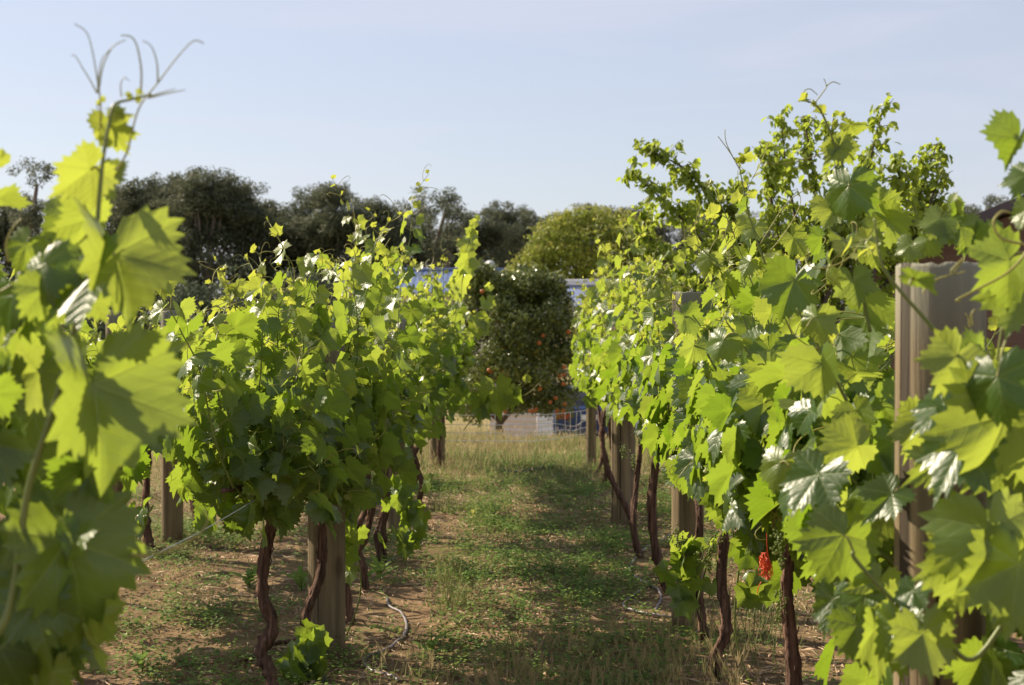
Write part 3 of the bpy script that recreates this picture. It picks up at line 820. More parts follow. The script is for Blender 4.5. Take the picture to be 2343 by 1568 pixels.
for i in range(330):                                           # unseen leaves added off to the side to shade the big near ones
    q_ = U(-1.5, -1.0); p = Vector((q_, U(2.1, 3.0), U(.45, 1.33 + (-.75 - q_) * .62)))
    LV.put(p, Vector((G(.4), G(.4), -1)), Vector((-.5, -.1, .6)) + rv(.5), U(.085, .115), U(0, .6), U(0, .15))
fm = MB(); LV.into(fm); fm.build('foliage', M['leaf'], vf, locF)
smb.build('leaf_stalk', M['stem'], vf, locF)
for pp, r in (([(229, 300), (230, 236), (222, 180), (212, 120), (198, 75), (170, 55)], .0014), ([(222, 214), (205, 182), (190, 158), (173, 130), (162, 127)], .001),
              ([(223, 214), (226, 170), (234, 135), (251, 114)], .0012), ([(226, 205), (236, 150), (258, 108), (288, 92)], .0013),
              ([(322, 214), (323, 160), (313, 105), (298, 84), (276, 82)], .0016), ([(361, 190), (359, 145), (347, 108), (326, 93)], .0013),
              ([(258, 405), (290, 350), (303, 296), (322, 240), (361, 190), (401, 137), (441, 95), (466, 100)], .0016),
              ([(340, 222), (372, 212), (401, 204)], .0011), ([(338, 225), (385, 214), (424, 206)], .0011), ([(278, 222), (276, 195), (284, 178), (296, 186)], .001),
              ([(0, 668), (60, 630), (160, 560)], .0016), ([(20, 600), (14, 560), (30, 520), (50, 500)], .0016),
              ([(250, 1262), (330, 1270), (400, 1255), (455, 1222), (475, 1190), (466, 1165)], .0022)):
    tm = MB(); px_tube(tm, pp, YF - .02, r, r * .45, 6, .5); tm.build('tendril', M['tendril'], mainshoot)

# --- nearest vine on the right
YN = 2.35
locN = (.95, 2.4, -.02)
vn = empty('grapevine', locN, 'nearest grapevine wrapping the thickest post with large leaves and curling tendrils', 'grapevine', 'blurred grapevines close by')
tp = smooth_path([(1.02, 2.45, -.02), (1.0, 2.42, .3), (1.05, 2.45, .6), (1.0, 2.4, .85)], 7)
mb = MB(); tube(mb, tp, [.032 * (1 + G(.1)) for _ in tp], 11, .5, 0, True, .16); mb.build('trunk', M['vbark'], vn, locN)
mb = MB(); px_tube(mb, [(2420, 1010), (2300, 920), (2204, 831), (2126, 742), (2041, 644), (2012, 590), (2000, 500)], YN, .005, .0016, 8, .1)
sh1 = mb.build('shoot', M['stem'], vn, locN)
mb = MB(); px_tube(mb, [(2400, 1240), (2262, 1105), (2342, 1000)][:1] + [(2240, 1500), (2150, 1450), (2060, 1390), (1960, 1285), (1952, 1262)], YN, .005, .003, 8, .1)
sh2 = mb.build('shoot', M['stem'], vn, locN)
mb = MB(); px_tube(mb, [(2280, 905), (2278, 860), (2284, 800), (2292, 750)], YN, .003, .002, 7, .3); mb.build('shoot', M['stem'], vn, locN)
LV = Leaves(3); smb = MB()
H((2188, 815), (2128, 925), YN - .08, .02, -.25, age=.3, tint=.95, stem=(2190, 826), wide=1.1)
H((2281, 862), (2300, 1010), YN - .15, .03, .35, age=.05, tint=.15, stem=(2300, 780), wide=1.25)
H((2300, 950), (2215, 1185), YN - .1, .0, -.35, age=.2, tint=.9, wide=1.15)
H((2308, 596), (2212, 676), YN, .02, -.25, age=.1, tint=.55, stem=(2342, 580), wide=1.2, k=2)
H((2340, 660), (2290, 800), YN + .03, .02, .2, age=.15, tint=.65, wide=1.1)
H((2330, 318), (2285, 402), YN, .02, .5, age=.08, tint=.3, wide=1.0)
H((2350, 400), (2308, 460), YN + .05, .02, .2, age=.08, tint=.35)
H((2350, 480), (2320, 540), YN + .05, .0, .7, age=.25, tint=.45)
H((2232, 806), (2222, 745), YN + .05, .02, .5, age=.1, tint=.4)
H((2220, 812), (2262, 846), YN + .02, .02, .4, age=.1, tint=.5)
H((2092, 640), (2175, 684), YN - .12, .02, 1.15, age=.15, tint=.4, stem=(2080, 652), wide=.9)
H((2210, 1000), (2122, 1180), YN - .05, .02, -1.15, age=.02, tint=.2, wide=.9, white=True)
H((2160, 930), (2070, 1015), YN + .1, .0, -1.0, age=.02, tint=.2, white=True)
H((2150, 1060), (2070, 1100), YN + .15, .05, .2, age=.2, tint=.8)
H((2100, 960), (2062, 1080), YN + .3, .0, -.3, age=.25, tint=.9, wide=.8)
H((2205, 1280), (2170, 1440), YN - .05, .02, -.2, age=.18, tint=.85, wide=1.1, stem=(2262, 1190))
H((2262, 1210), (2290, 1430), YN - .1, .03, -.3, age=.2, tint=.9, wide=1.15)
H((2330, 1290), (2300, 1500), YN - .1, .03, -.3, age=.15, tint=.8, wide=1.1)
H((2060, 1440), (2040, 1590), YN + .0, .02, .4, age=.12, tint=.6, wide=.8)
H((2110, 1450), (2130, 1600), YN - .05, .02, -.3, age=.2, tint=.85, wide=1.0)
H((2090, 1350), (2060, 1420), YN - .02, .02, -1.1, age=.02, tint=.2, white=True)
H((1930, 1224), (1868, 1352), YN + .2, .03, -.2, age=.08, tint=.45, stem=(1952, 1262), wide=1.2, k=3)
H((1872, 1085), (1800, 1195), YN + .3, .02, -1.0, age=.02, tint=.2, wide=1.15, white=True)
H((1890, 1100), (1930, 1170), YN + .32, .02, .3, age=.05, tint=.2)
H((1980, 1360), (1900, 1400), YN + .2, .02, -1.1, age=.02, tint=.2, wide=.9, white=True)
H((1905, 1370), (1880, 1480), YN + .3, .02, -1.0, age=.02, tint=.2, wide=.8, white=True)
H((1960, 1430), (1990, 1560), YN + .1, .02, .4, age=.08, tint=.4, wide=.9)
H((2000, 1440), (2010, 1590), YN + .05, .02, -.9, age=.15, tint=.7, wide=.8)
H((2010, 1330), (1970, 1440), YN + .2, .02, -.3, age=.2, tint=.9)
H((1960, 1020), (1850, 1060), YN + .4, .02, -.3, age=.25, tint=.95, wide=1.1)
H((2040, 1130), (1960, 1190), YN + .2, .02, .5, age=.05, tint=.2)
for J, tp_, r, ag, tn in (((2150, 500), (2120, 560), .3, .3, .8), ((2196, 520), (2215, 590), -.3, .15, .5), ((2120, 545), (2150, 600), .5, .2, .6), ((2172, 470), (2196, 505), .9, .5, .7), ((2228, 545), (2250, 610), .2, .1, .4),
                          ((2085, 560), (2070, 610), .4, .25, .8), ((2290, 530), (2262, 575), -.5, .1, .3), ((2200, 470), (2190, 505), -1.0, .05, .2)):
    H(J, tp_, YN + .55, .02, r, age=ag, tint=tn, wide=1.15)
for i in range(60):
    px, py = U(2130, 2560), U(860, 1640)
    p = at(px, py, U(2.45, 2.75))
    if blocked(p, .09): continue
    LV.put(p, Vector((G(.4), G(.4), -1)), Vector((-.6, -.5, .5)) + rv(.5), U(.07, .105), U(.1, .8), U(0, .25))
fm = MB(); LV.into(fm); fm.build('foliage', M['leaf'], vn, locN)
smb.build('leaf_stalk', M['stem'], vn, locN)
for pp, r in (([(2350, 572), (2330, 600), (2296, 630), (2240, 660), (2190, 686), (2196, 690)], .0022), ([(2205, 592), (2178, 626), (2142, 640), (2116, 662), (2110, 672)], .0016),
              ([(2205, 590), (2175, 620), (2190, 626), (2208, 621)], .0014), ([(2342, 1252), (2300, 1262), (2262, 1248), (2254, 1222), (2280, 1190), (2320, 1178), (2345, 1176)], .002),
              ([(2345, 560), (2290, 545), (2272, 510), (2290, 485), (2312, 488)], .0022), ([(2225, 745), (2222, 720), (2230, 708)], .0016), ([(2218, 750), (2215, 728), (2208, 718)], .0014),
              ([(2120, 1222), (2180, 1232), (2240, 1230)], .0014)):
    tm = MB(); px_tube(tm, pp, YN - .06, r, r * .75, 6, .4); tm.build('tendril', M['tendril'], sh1)

# --- tall shoots of the sunny row, traced
def tall_shoot(root_label, pp, Y, leaves, tendrils, loc, r0=.0042):
    root = VINES[root_label]; loc = tuple(root.location)
    mb = MB(); px_tube(mb, pp, Y, r0, .0014, 7, .15)
    LVh = Leaves(3); sm = MB()
    for a in leaves:
        J, tp_, roll, age, tint = a[:5]
        hero_leaf(LVh, mb, J, tp_, Y - (a[6] if len(a) > 6 else 0), .01, roll, age, tint, None, a[5] if len(a) > 5 else None)
    sh = mb.build('shoot', M['stem'], root, loc)
    fm = MB(); LVh.into(fm); fm.build('foliage', M['leaf'], sh)
    if tendrils:
        for t_ in tendrils: tm = MB(); px_tube(tm, t_, Y, .0014, .0009, 5, .4); tm.build('tendril', M['tendril'], sh)
VINES = {o['label']: o for o in bpy.data.objects if o.type == 'EMPTY' and o.get('category') == 'grapevine'}
V1 = 'grapevine just behind the thickest post, leaves almost hiding it'
V2 = 'grapevine with a bare shaggy trunk below the leaves next to red twine'
V3 = 'grapevine between the shaggy trunk and the upright gnarled one'
tall_shoot(V1, [(1990, 760), (1960, 600), (1942, 430), (1915, 350), (1885, 270), (1862, 238), (1826, 230)], 3.3,
           [((1916, 338), (1878, 385), .3, .4, .8, (1918, 345)), ((1920, 335), (1965, 385), -.3, .35, .8, (1918, 345)), ((1942, 425), (1930, 540), .35, .06, .25, (1935, 415), .06),
            ((1905, 480), (1875, 540), .3, .4, .8), ((2010, 470), (2080, 500), .3, .25, .6), ((2030, 500), (2100, 570), .2, .2, .6), ((1990, 560), (2000, 640), .5, .3, .7),
            ((1878, 260), (1836, 250), .9, .8, .7), ((1858, 238), (1862, 216), .4, .8, .7), ((1840, 228), (1808, 236), .4, .8, .7), ((1905, 282), (1930, 262), .5, .75, .6),
            ((1925, 262), (1940, 246), .2, .8, .6), ((1945, 285), (2000, 310), 1.0, .5, .5), ((1880, 545), (1860, 600), -.9, .05, .2)],
           [[(1862, 238), (1880, 215), (1890, 198), (1884, 180)], [(1890, 198), (1905, 188), (1922, 194)], [(1850, 236), (1838, 212), (1852, 204), (1870, 218)], [(1915, 340), (1850, 362), (1790, 375), (1742, 372)]], None)
tall_shoot(V2, [(1870, 900), (1840, 800), (1790, 690), (1745, 590), (1715, 500), (1700, 430), (1690, 375)], 4.1,
           [((1690, 372), (1668, 348), .4, .85, .7), ((1694, 366), (1706, 340), .3, .85, .7), ((1702, 360), (1738, 366), .9, .7, .6), ((1726, 520), (1700, 560), .3, .35, .9),
            ((1715, 600), (1690, 640), .3, .35, .9), ((1708, 470), (1690, 500), -1.0, .05, .3), ((1760, 610), (1800, 680), .4, .35, .9), ((1815, 545), (1850, 600), .3, .3, .8),
            ((1745, 640), (1735, 700), .9, .2, .5), ((1860, 570), (1866, 615), -1.0, .02, .3), ((1890, 470), (1900, 540), .3, .35, .9)],
           [[(1690, 385), (1670, 350), (1648, 320), (1642, 312)], [(1690, 385), (1662, 330), (1658, 296)], [(1745, 590), (1790, 540), (1830, 470), (1822, 430)], [(1738, 560), (1800, 465), (1860, 425), (1840, 442)]], None)
tall_shoot(V3, [(1760, 900), (1720, 780), (1670, 660), (1625, 590), (1590, 560)], 4.6,
           [((1590, 560), (1570, 540), .5, .7, .7), ((1620, 590), (1600, 640), .3, .4, .9), ((1660, 650), (1700, 690), .4, .3, .8), ((1640, 600), (1670, 620), .9, .5, .6)],
           [[(1600, 565), (1590, 520), (1600, 470), (1592, 440)], [(1620, 580), (1640, 545), (1672, 520)]], None)

for lab_, pp, Y in ((V1, [(1985, 1010), (1930, 905), (1870, 790), (1822, 705)], 3.05), (V2, [(1800, 960), (1765, 880), (1700, 790), (1660, 735)], 3.7),
                    (V1, [(2030, 1230), (1950, 1170), (1850, 1090), (1760, 1040)], 2.9), (V3, [(1690, 930), (1640, 850), (1580, 740), (1545, 690)], 4.4)):
    mb = MB(); px_tube(mb, pp, Y, .0045, .002, 7, .1); LV = Leaves(2)
    for (ax_, ay_), (bx_, by_) in zip(pp[1:], pp[:-1]):
        J = ((ax_ + bx_) / 2 + U(-40, 40), (ay_ + by_) / 2 + U(-30, 40)); hero_leaf(LV, mb, J, (J[0] + U(-40, 40), J[1] + U(70, 110) * 3.3 / Y), Y - .03, .01, U(-.5, .5), U(.1, .3), U(.5, 1), None, ((ax_ + bx_) / 2, (ay_ + by_) / 2), 1.1)
    sh = mb.build('shoot', M['stem'], VINES[lab_]); fm = MB(); LV.into(fm); fm.build('foliage', M['leaf'], sh)

# ------------------------------------------------------------------ trellis wires
def wire_thing(name, label, path, r, mat=M['wire'], cat='wire', group=None):
    mb = MB(); tube(mb, path, r, 6); return tag(mb.build(name, mat), label, cat, group)
wire_thing('trellis_wire', 'slack pale wire running into the shaded row from the blurred leaves', smooth_path([at(150, 1372, 2.2), at(365, 1264, 3.0), at(480, 1205, 3.9), at(625, 1120, 5.5), (-.88, 6.3, .78), (-.84, 9.5, .8), (-.8, 14.4, .8)], 6), .0011, M['dullwire'])
wire_thing('trellis_wire', 'lower wire tied along the posts of the sunny row', [(.84, 2.78, .88), (.82, 6.85, .88), (.74, 10.3, .88), (.66, 14.3, .85)], .0012, M['dullwire'])

# ------------------------------------------------------------------ netting fence at the row end
YW = 14.42
fen = empty('wire_fence', at(1200, 1000, YW), 'sagging galvanised netting fence across the end of the alley', 'fence')
fl = tuple(fen.location)
zx = lambda v: 1089 + v * .1543
zy = lambda v: (1350 + v / 3.92) * .605
LINES = [[(1700, 782), (1400, 822), (1040, 855), (600, 858), (160, 860), (-500, 872), (-2200, 840), (-6000, 850)],
         [(1700, 928), (1590, 955), (1440, 1030), (1180, 990), (900, 990), (600, 1000), (200, 1012), (-500, 1000), (-2200, 985), (-6000, 980)],
         [(1700, 1043), (1570, 1055), (1440, 1095), (1310, 1080), (1100, 1112), (800, 1122), (500, 1135), (-500, 1120), (-2200, 1110), (-6000, 1110)],
         [(1700, 1128), (1560, 1150), (1330, 1190), (1140, 1222), (900, 1240), (760, 1252), (-500, 1240), (-2200, 1230), (-6000, 1230)]]
for L in LINES:
    mb = MB(); tube(mb, smooth_path([at(zx(a), zy(b), YW) for a, b in L], 4), .0032, 5); mb.build('wire', M['wire'], fen, fl)
def lz(L, x):
    a = sorted(L); return float(np.interp(x, [p[0] for p in a], [p[1] for p in a]))
for x in (1640, 1550, 1490, 1400, 1320, 1180, 1060, 880, 700, 480, 280, 160):
    mb = MB(); pts = []
    for i, L in enumerate(LINES):
        pts.append(at(zx(x + (G(9) if i else 0)), zy(lz(L, x)), YW))
    tube(mb, smooth_path(pts, 4), .0022, 5); mb.build('stay_wire', M['wire'], fen, fl)

# ------------------------------------------------------------------ hoses, pipe, twine
def ground_tube(name, label, cat, pp, r, mat, lift=.6, group=None):
    P = [on_ground(*q) for q in pp]
    P = smooth_path(P, 6)
    P = [Vector((p.x, p.y, gz(p.x, p.y) + r * lift + .006 + abs(G(.003)))) for p in P]
    mb = MB(); tube(mb, P, [r * (1 + G(.08)) for _ in P], 8); return tag(mb.build(name, mat), label, cat, group)
GH = 'loose hoses lying along the rows'
ground_tube('drip_hose', 'looping grey hose on the sand right of the thick brown post', 'hose',
            [(885, 1372), (890, 1392), (918, 1408), (930, 1438), (918, 1470), (880, 1496), (840, 1512), (832, 1528), (850, 1545), (890, 1552), (910, 1566)], .0062, M['hose'], .3, GH)
ground_tube('drip_hose', 'short pale hose piece in the weeds behind the straight dark trunk', 'hose', [(962, 1235), (958, 1252), (915, 1272), (890, 1292), (888, 1302)], .0062, M['hose'], .3, GH)
ground_tube('drip_hose', 'grey hose bending in an S beside the leaning dark trunk', 'hose', [(1545, 1225), (1480, 1262), (1442, 1300), (1455, 1328), (1500, 1352), (1512, 1372), (1500, 1400)], .0062, M['hose'], .3, GH)
ground_tube('drip_hose', 'lower curl of grey hose ending at the half hidden post', 'hose', [(1470, 1352), (1432, 1378), (1428, 1396), (1460, 1408), (1500, 1416), (1550, 1420)], .0062, M['hose'], .3, GH)
ground_tube('irrigation_pipe', 'black pipe length lying across the grassy end of the alley', 'pipe', [(1140, 1085), (1190, 1084), (1240, 1078), (1282, 1074)], .018, M['black'], 1.0)
ground_tube('fallen_cane', 'dark bent stick on sunlit sand left of the kinked trunk', 'stick', [(540, 1535), (580, 1515), (640, 1488), (690, 1482)], .010, M['vbark'], .8)
ground_tube('fallen_cane', 'thin dry cane lying in the weeds before the short curved trunk', 'stick', [(960, 1108), (1010, 1112), (1060, 1108), (1090, 1108)], .006, M['vbark'], .8)
ground_tube('fallen_cane', 'pale broken stick beside the brown post with the crossing stem', 'stick', [(1380, 1238), (1405, 1236), (1432, 1232)], .010, M['litter'], .8)
# red twine
mb = MB()
c = at(1752, 1292, 4.0)
for i in range(18):
    cx_, cz_ = G(.006), -.010 + G(.012); rx_, rz_ = U(.004, .012), U(.012, .028); t0 = U(0, 6.28); sk = G(.35); P = []
    for k in range(12):
        a = t0 + k * .55
        P.append(c + Vector((cx_ + rx_ * math.cos(a) + sk * rz_ * math.sin(a) * .5 - .25 * cz_, G(.004) + .007 * math.sin(a * 1.7 + i), cz_ + rz_ * math.sin(a) + G(.002))))
    tube(mb, smooth_path(P, 3), .0009, 5)
tube(mb, smooth_path([c + Vector((.006, 0, .02)), c + Vector((.002, 0, .055)), c + Vector((.004, .02, .12)), c + Vector((-.002, .05, .2))], 5), .0011, 5)
tube(mb, smooth_path([c + Vector((-.012, 0, -.045)), c + Vector((-.02, 0, -.06)), c + Vector((-.022, 0, -.078))], 4), .0013, 5)
tag(mb.build('twine_tangle', M['twine'], None, tuple(c)), 'tangle of bright red twine hanging beneath the sunny vine leaves', 'twine')

# ------------------------------------------------------------------ weeds, grass, litter
def leafblade(mb, p, d, n, L, W, a, b):
    B = basis(d, n)
    V = np.array([(0, 0, 0), (-.5 * W, .45 * L, .04 * L), (.5 * W, .45 * L, .04 * L), (0, L, -.08 * L)]) @ B.T + np.array(p)
    mb.add(V, [(0, 2, 1), (1, 2, 3)], None, None, a, b)

def vnoise(x, y, s):
    return 0.5 + .5 * math.sin(x * 2.3 * s + 1.7 * math.sin(y * 1.1 * s + 2)) * math.cos(y * 1.9 * s + 1.3 * math.sin(x * 1.7 * s))

mb = MB()
cnt = 0
while cnt < 12500:                                               # low clover-like weeds, in patches
    y = 3.9 + 11.5 * random.random() ** .85; x = U(-3.2, 1.6)
    dens = .05 + 2.2 * max(0, .5 * vnoise(x, y, 1.0) + .5 * vnoise(x + 5, y, 2.3) - .50) + .25 * (abs(x - .1) < .5)
    if y < 8 and x < -.45: dens *= .85
    if random.random() > dens: continue
    cnt += 1
    z = gz(x, y); tnt = U(.1, .9); yl = .0 if U(0, 1) < .9 else U(.2, .8)
    hgt = U(.015, .08) * (1.5 if random.random() < .25 else 1)
    for k in range(random.randint(7, 14)):
        a_ = U(0, 6.28); rr = U(0, .06)
        p = Vector((x + rr * math.cos(a_), y + rr * math.sin(a_), z + hgt * U(.25, 1)))
        leafblade(mb, p, Vector((math.cos(a_), math.sin(a_), U(-.2, .5))), Vector((G(.3), G(.3), 1)), U(.012, .026), U(.010, .020), min(1, max(0, tnt + G(.2))), yl)
tag(mb.build('ground_weeds', M['weed']), 'low green clover like weeds scattered over the alley', None, None, 'stuff')

def blade(mb, x, y, h, lean, w_, a, b, z=None):
    z = gz(x, y) - .01 if z is None else z
    an = U(0, 6.28); dx, dy = math.cos(an) * lean * h, math.sin(an) * lean * h
    wa = U(0, 3.14); wx, wy = math.cos(wa) * w_ * .5, math.sin(wa) * w_ * .5
    V = [(x - wx, y - wy, z), (x + wx, y + wy, z), (x - wx * .8 + dx * .35, y - wy * .8 + dy * .35, z + h * .55), (x + wx * .8 + dx * .35, y + wy * .8 + dy * .35, z + h * .55), (x + dx, y + dy, z + h * (1 - lean * .3))]
    mb.add(V, [(2, 3, 4)], [(0, 1, 3, 2)], None, a, b)
    return Vector(V[4]), Vector((dx * .65, dy * .65, h * .45)).normalized()

mb = MB()
for i in range(15000):                                           # thin short green and drying grass in the alley
    y = 3.9 + 11 * random.random() ** .8; x = U(-3.1, 1.7)
    if random.random() > .15 + vnoise(x + 3, y, 1.4) * .8 or (x < -.5 and y < 8 and random.random() < .8): continue
    blade(mb, x, y, U(.02, .085), U(.3, 1.0), U(.002, .005), U(0, 1), U(0, .25) if U(0, 1) < .75 else U(.4, .8))
tag(mb.build('short_grass', M['grass']), 'thin short grass between the weeds of the alley', None, None, 'stuff')

mb = MB()
for i in range(26000):                                          # tall half-dry grass past the last vines
    y = 12.6 + 6.5 * random.random() ** .8; x = U(-3.6, 3.2)
    k = sstep(12.6, 15.0, y)
    h = (U(.05, .13) + .085 * k * U(.2, 1)) * (.55 + .9 * vnoise(x * 1.6, y, 1.6))
    if x < -.15 and y > 14: h *= 1.3
    dry = U(.35, 1) if random.random() < (.55 if x < .05 else .28) else U(0, .4)
    tpp, td = blade(mb, x, y, h, U(.1, .55), U(.004, .008), U(.2, 1), dry)
    if random.random() < .10:
        leafblade(mb, tpp - td * .01, td, rv(), U(.035, .06), U(.007, .011), .8, U(.7, 1))
tag(mb.build('tall_grass', M['grass']), 'tall half dry grass before the netting fence', None, None, 'stuff')

def barley(mb, x, y, h, dryness):
    tpp, td = blade(mb, x, y, h, U(.1, .5), .003, U(.3, .8), dryness * .6)
    td = (td + Vector((0, 0, .2)) + rv(.1)).normalized()
    L = U(.045, .07)
    for k in range(12):
        t = k / 11
        a_ = U(0, 6.28); s = td.orthogonal().normalized(); s.rotate(Matrix.Rotation(a_, 3, td))
        d = (td + s * .28).normalized()
        leafblade(mb, tpp + td * L * t * .8, d, s, U(.03, .05), .0028, U(.4, 1), min(1, dryness + G(.12)))
mb = MB()
for i in range(300):
    px, py = U(1130, 1700), U(1500, 1680)
    g = on_ground(px, py); barley(mb, g.x, g.y, U(.08, .16), U(.4, .8))
for i in range(60):
    g = on_ground(U(830, 1150), U(1540, 1680)); barley(mb, g.x, g.y, U(.08, .15), U(.3, .8))
tag(mb.build('barley_grass', M['grass']), 'bristly barley grass with pinkish drying heads at the alley foot', None, None, 'stuff')
mb = MB()
for i in range(95):
    g = on_ground(1035 + G(27), 1385 + G(9)); 
    if U(0, 1) < .55: barley(mb, g.x, g.y, U(.10, .21), U(0, .3))
    else: blade(mb, g.x, g.y, U(.08, .2), U(.2, .8), .005, U(.3, 1), U(0, .2))
tag(mb.build('grass_tuft', M['grass']), 'sunlit tuft of green bristly grass in the middle of the alley', 'grass tuft')
mb = MB()
for i in range(70):
    g = on_ground(1010 + G(18), 1170 + G(4)); blade(mb, g.x, g.y, U(.1, .24), U(.3, .9), .005, U(.2, .9), U(0, .3))
tag(mb.build('grass_tuft', M['grass']), 'small wispy grass tuft by the shaded vines', 'grass tuft')
mb = MB()
for i in range(240):
    g = on_ground(1720 + G(70), 1430 + G(40)); blade(mb, g.x, g.y, U(.08, .24), U(.2, .8), .005, U(0, .5), U(0, .2))
tag(mb.build('grass_patch', M['grass']), 'dark green grass patch under the red twine', None, None, 'stuff')

mb = MB()
for i in range(26000):                                           # straw, twigs and dead leaf litter
    y = 3.9 + 10.5 * random.random() ** .9; x = U(-3.0, 1.5)
    if random.random() > .25 + vnoise(x - 2, y + 1, 1.1): continue
    z = gz(x, y) + U(.002, .012); a_ = U(0, 3.14) * .5 + .2; L = U(.02, .14) if U(0, 1) < .8 else U(.01, .03); wd = U(.002, .007) if L > .03 else U(.008, .016)
    dx, dy = math.cos(a_) * L * .5 * random.choice((-1, 1)), math.sin(a_) * L * .5
    nx, ny = -dy / L * 2 * wd * .5, dx / L * 2 * wd * .5
    dz = G(.006)
    mb.add([(x - dx - nx, y - dy - ny, z - dz), (x + dx - nx, y + dy - ny, z + dz), (x, y, z + wd * .8 + .001), (x - dx + nx, y - dy + ny, z - dz), (x + dx + nx, y + dy + ny, z + dz)],
           [(0, 1, 2), (2, 4, 3)], None, None, U(0, 1), U(0, 1))
tag(mb.build('straw_litter', M['litter']), 'straw and dead twigs littering the soil', None, None, 'stuff')

def thistle(px, py, h, n, label, name='sow_thistle', age=.0):
    g = on_ground(px, py); z = gz(g.x, g.y)
    mb = MB(); tube(mb, [(g.x, g.y, z - .01), (g.x + G(.01), g.y, z + h * .5), (g.x + G(.02), g.y + G(.01), z + h)], [.004, .003, .0015], 6, .6, .1)
    for k in range(n):
        a_ = k * 2.4 + G(.3); t = .1 + .75 * k / n
        d = Vector((math.cos(a_), math.sin(a_), U(.5, 1.3))); L = h * U(.55, .95) * (1.1 - t * .4); W = L * .26
        B = basis(d, Vector((0, 0, 1)) + rv(.2)); V = []; F = []; m = 7
        for i in range(m):
            s = i / (m - 1); wv = W * (.25 + 1.1 * math.sin(math.pi * min(1, s * .9 + .08))) * (1.2 if i % 2 else .65)
            if i == m - 1: wv = .001
            zc = -.25 * L * s * s
            V += [(-wv / 2, s * L, zc), (0, s * L, zc - .02 * L), (wv / 2, s * L, zc)]
            if i: 
                q = (i - 1) * 3; F += [(q, q + 1, q + 4, q + 3), (q + 1, q + 2, q + 5, q + 4)]
        mb.add(np.array(V) @ B.T + np.array((g.x, g.y, z + h * t * .6)), None, F, None, U(.5, 1), age)
    tag(mb.build(name, M['weed'], None, (g.x, g.y, z)), label, 'weed')
thistle(568, 1345, .17, 9, 'toothed green thistle on the sand left of the kinked trunk')
thistle(688, 1352, .16, 8, 'toothed thistle touching the thick brown post')
thistle(838, 1340, .14, 7, 'small leafy weed near the pale trunk', 'broadleaf_weed')
thistle(1082, 1188, .10, 9, 'yellowing weed standing out in the alley', 'yellow_weed', .9)
thistle(985, 1500, .12, 6, 'broadleaf seedling in the shade beside the hose loop', 'broadleaf_weed')
thistle(870, 1330, .16, 12, 'pale green bushy weed left of the alley middle', 'broadleaf_weed', .1)
thistle(1335, 1330, .10, 8, 'round green weed right of the grass tuft', 'broadleaf_weed')
thistle(325, 1540, .12, 7, 'spiky seedling on sunlit sand by the blurred leaves', 'broadleaf_weed')

# low vine suckers under the rows
def sucker(px, py, Y, n, label, spreadpx=(40, 60)):
    g = at(px, py, Y); loc = (g.x, g.y, gz(g.x, g.y))
    root = empty('vine_sucker', loc, label, 'vine sucker')
    LVs = Leaves(1); mb = MB()
    P = smooth_path([loc, (g.x + G(.03), g.y, g.z * .5), (g.x + G(.05), g.y, g.z + .08)], 5)
    tube(mb, P, [.004] * len(P), 5, .5, .1); mb.build('stem', M['stem'], root, loc)
    for i in range(n):
        p = at(px + G(spreadpx[0] * .5), py + G(spreadpx[1] * .5), Y - U(0, .15))
        if p.z < .03: p.z = .04
        LVs.put(p, Vector((G(.5), G(.4), -1)), Vector((G(.5), -.7, .5)) + rv(.3), U(.06, .1), U(.1, .7), U(0, .2))
    fm = MB(); LVs.into(fm); fm.build('foliage', M['leaf'], root, loc)
sucker(920, 1165, 8.6, 26, 'leafy low sucker beside the straight dark trunk', (46, 90))
sucker(690, 1520, 5.9, 14, 'leafy sucker at the foot of the thick brown post', (60, 70))
sucker(1580, 1290, 6.1, 18, 'big leaved sucker across the front of the half hidden post', (60, 80))
sucker(1720, 1290, 5.7, 10, 'dim sucker between the gnarled trunk and red twine', (50, 90))
sucker(790, 1210, 6.6, 14, 'hanging leafy sprig right of the thick brown post', (36, 90))
# runner reaching over the alley from the last shaded vine
rroot = VINES['last grapevine of the shaded row, beside the orange tree']; rl = tuple(rroot.location)
mb = MB(); px_tube(mb, [(1060, 985), (1092, 945), (1120, 925), (1165, 905), (1190, 880), (1203, 862), (1208, 848)], 12.0, .004, .0015, 6, .2)
LV = Leaves(1); sm = MB()
for J, tp_, r, ag, tn in (((1135, 892), (1146, 975), .3, .15, .7), ((1172, 903), (1175, 945), -.2, .1, .3), ((1178, 888), (1170, 912), .2, .3, .9), ((1105, 925), (1085, 985), .8, .05, .1),
                          ((1206, 865), (1216, 880), .2, .6, .8), ((1204, 862), (1198, 872), .3, .7, .8), ((1112, 938), (1120, 960), .3, .4, .9)):
    hero_leaf(LV, mb, J, tp_, 12.0, .01, r, ag, tn, None, (J[0] - 6, J[1] + 8), 1.0)
sh = mb.build('shoot', M['stem'], rroot, rl); fm = MB(); LV.into(fm); fm.build('foliage', M['leaf'], sh)
tm = MB(); px_tube(tm, [(1192, 908), (1215, 895), (1240, 870), (1247, 876)], 12.0, .0022, .0014, 5, .4); px_tube(tm, [(1206, 856), (1212, 842), (1204, 838)], 12.0, .0018, .0012, 5, .4)
tm.build('tendril', M['tendril'], sh)
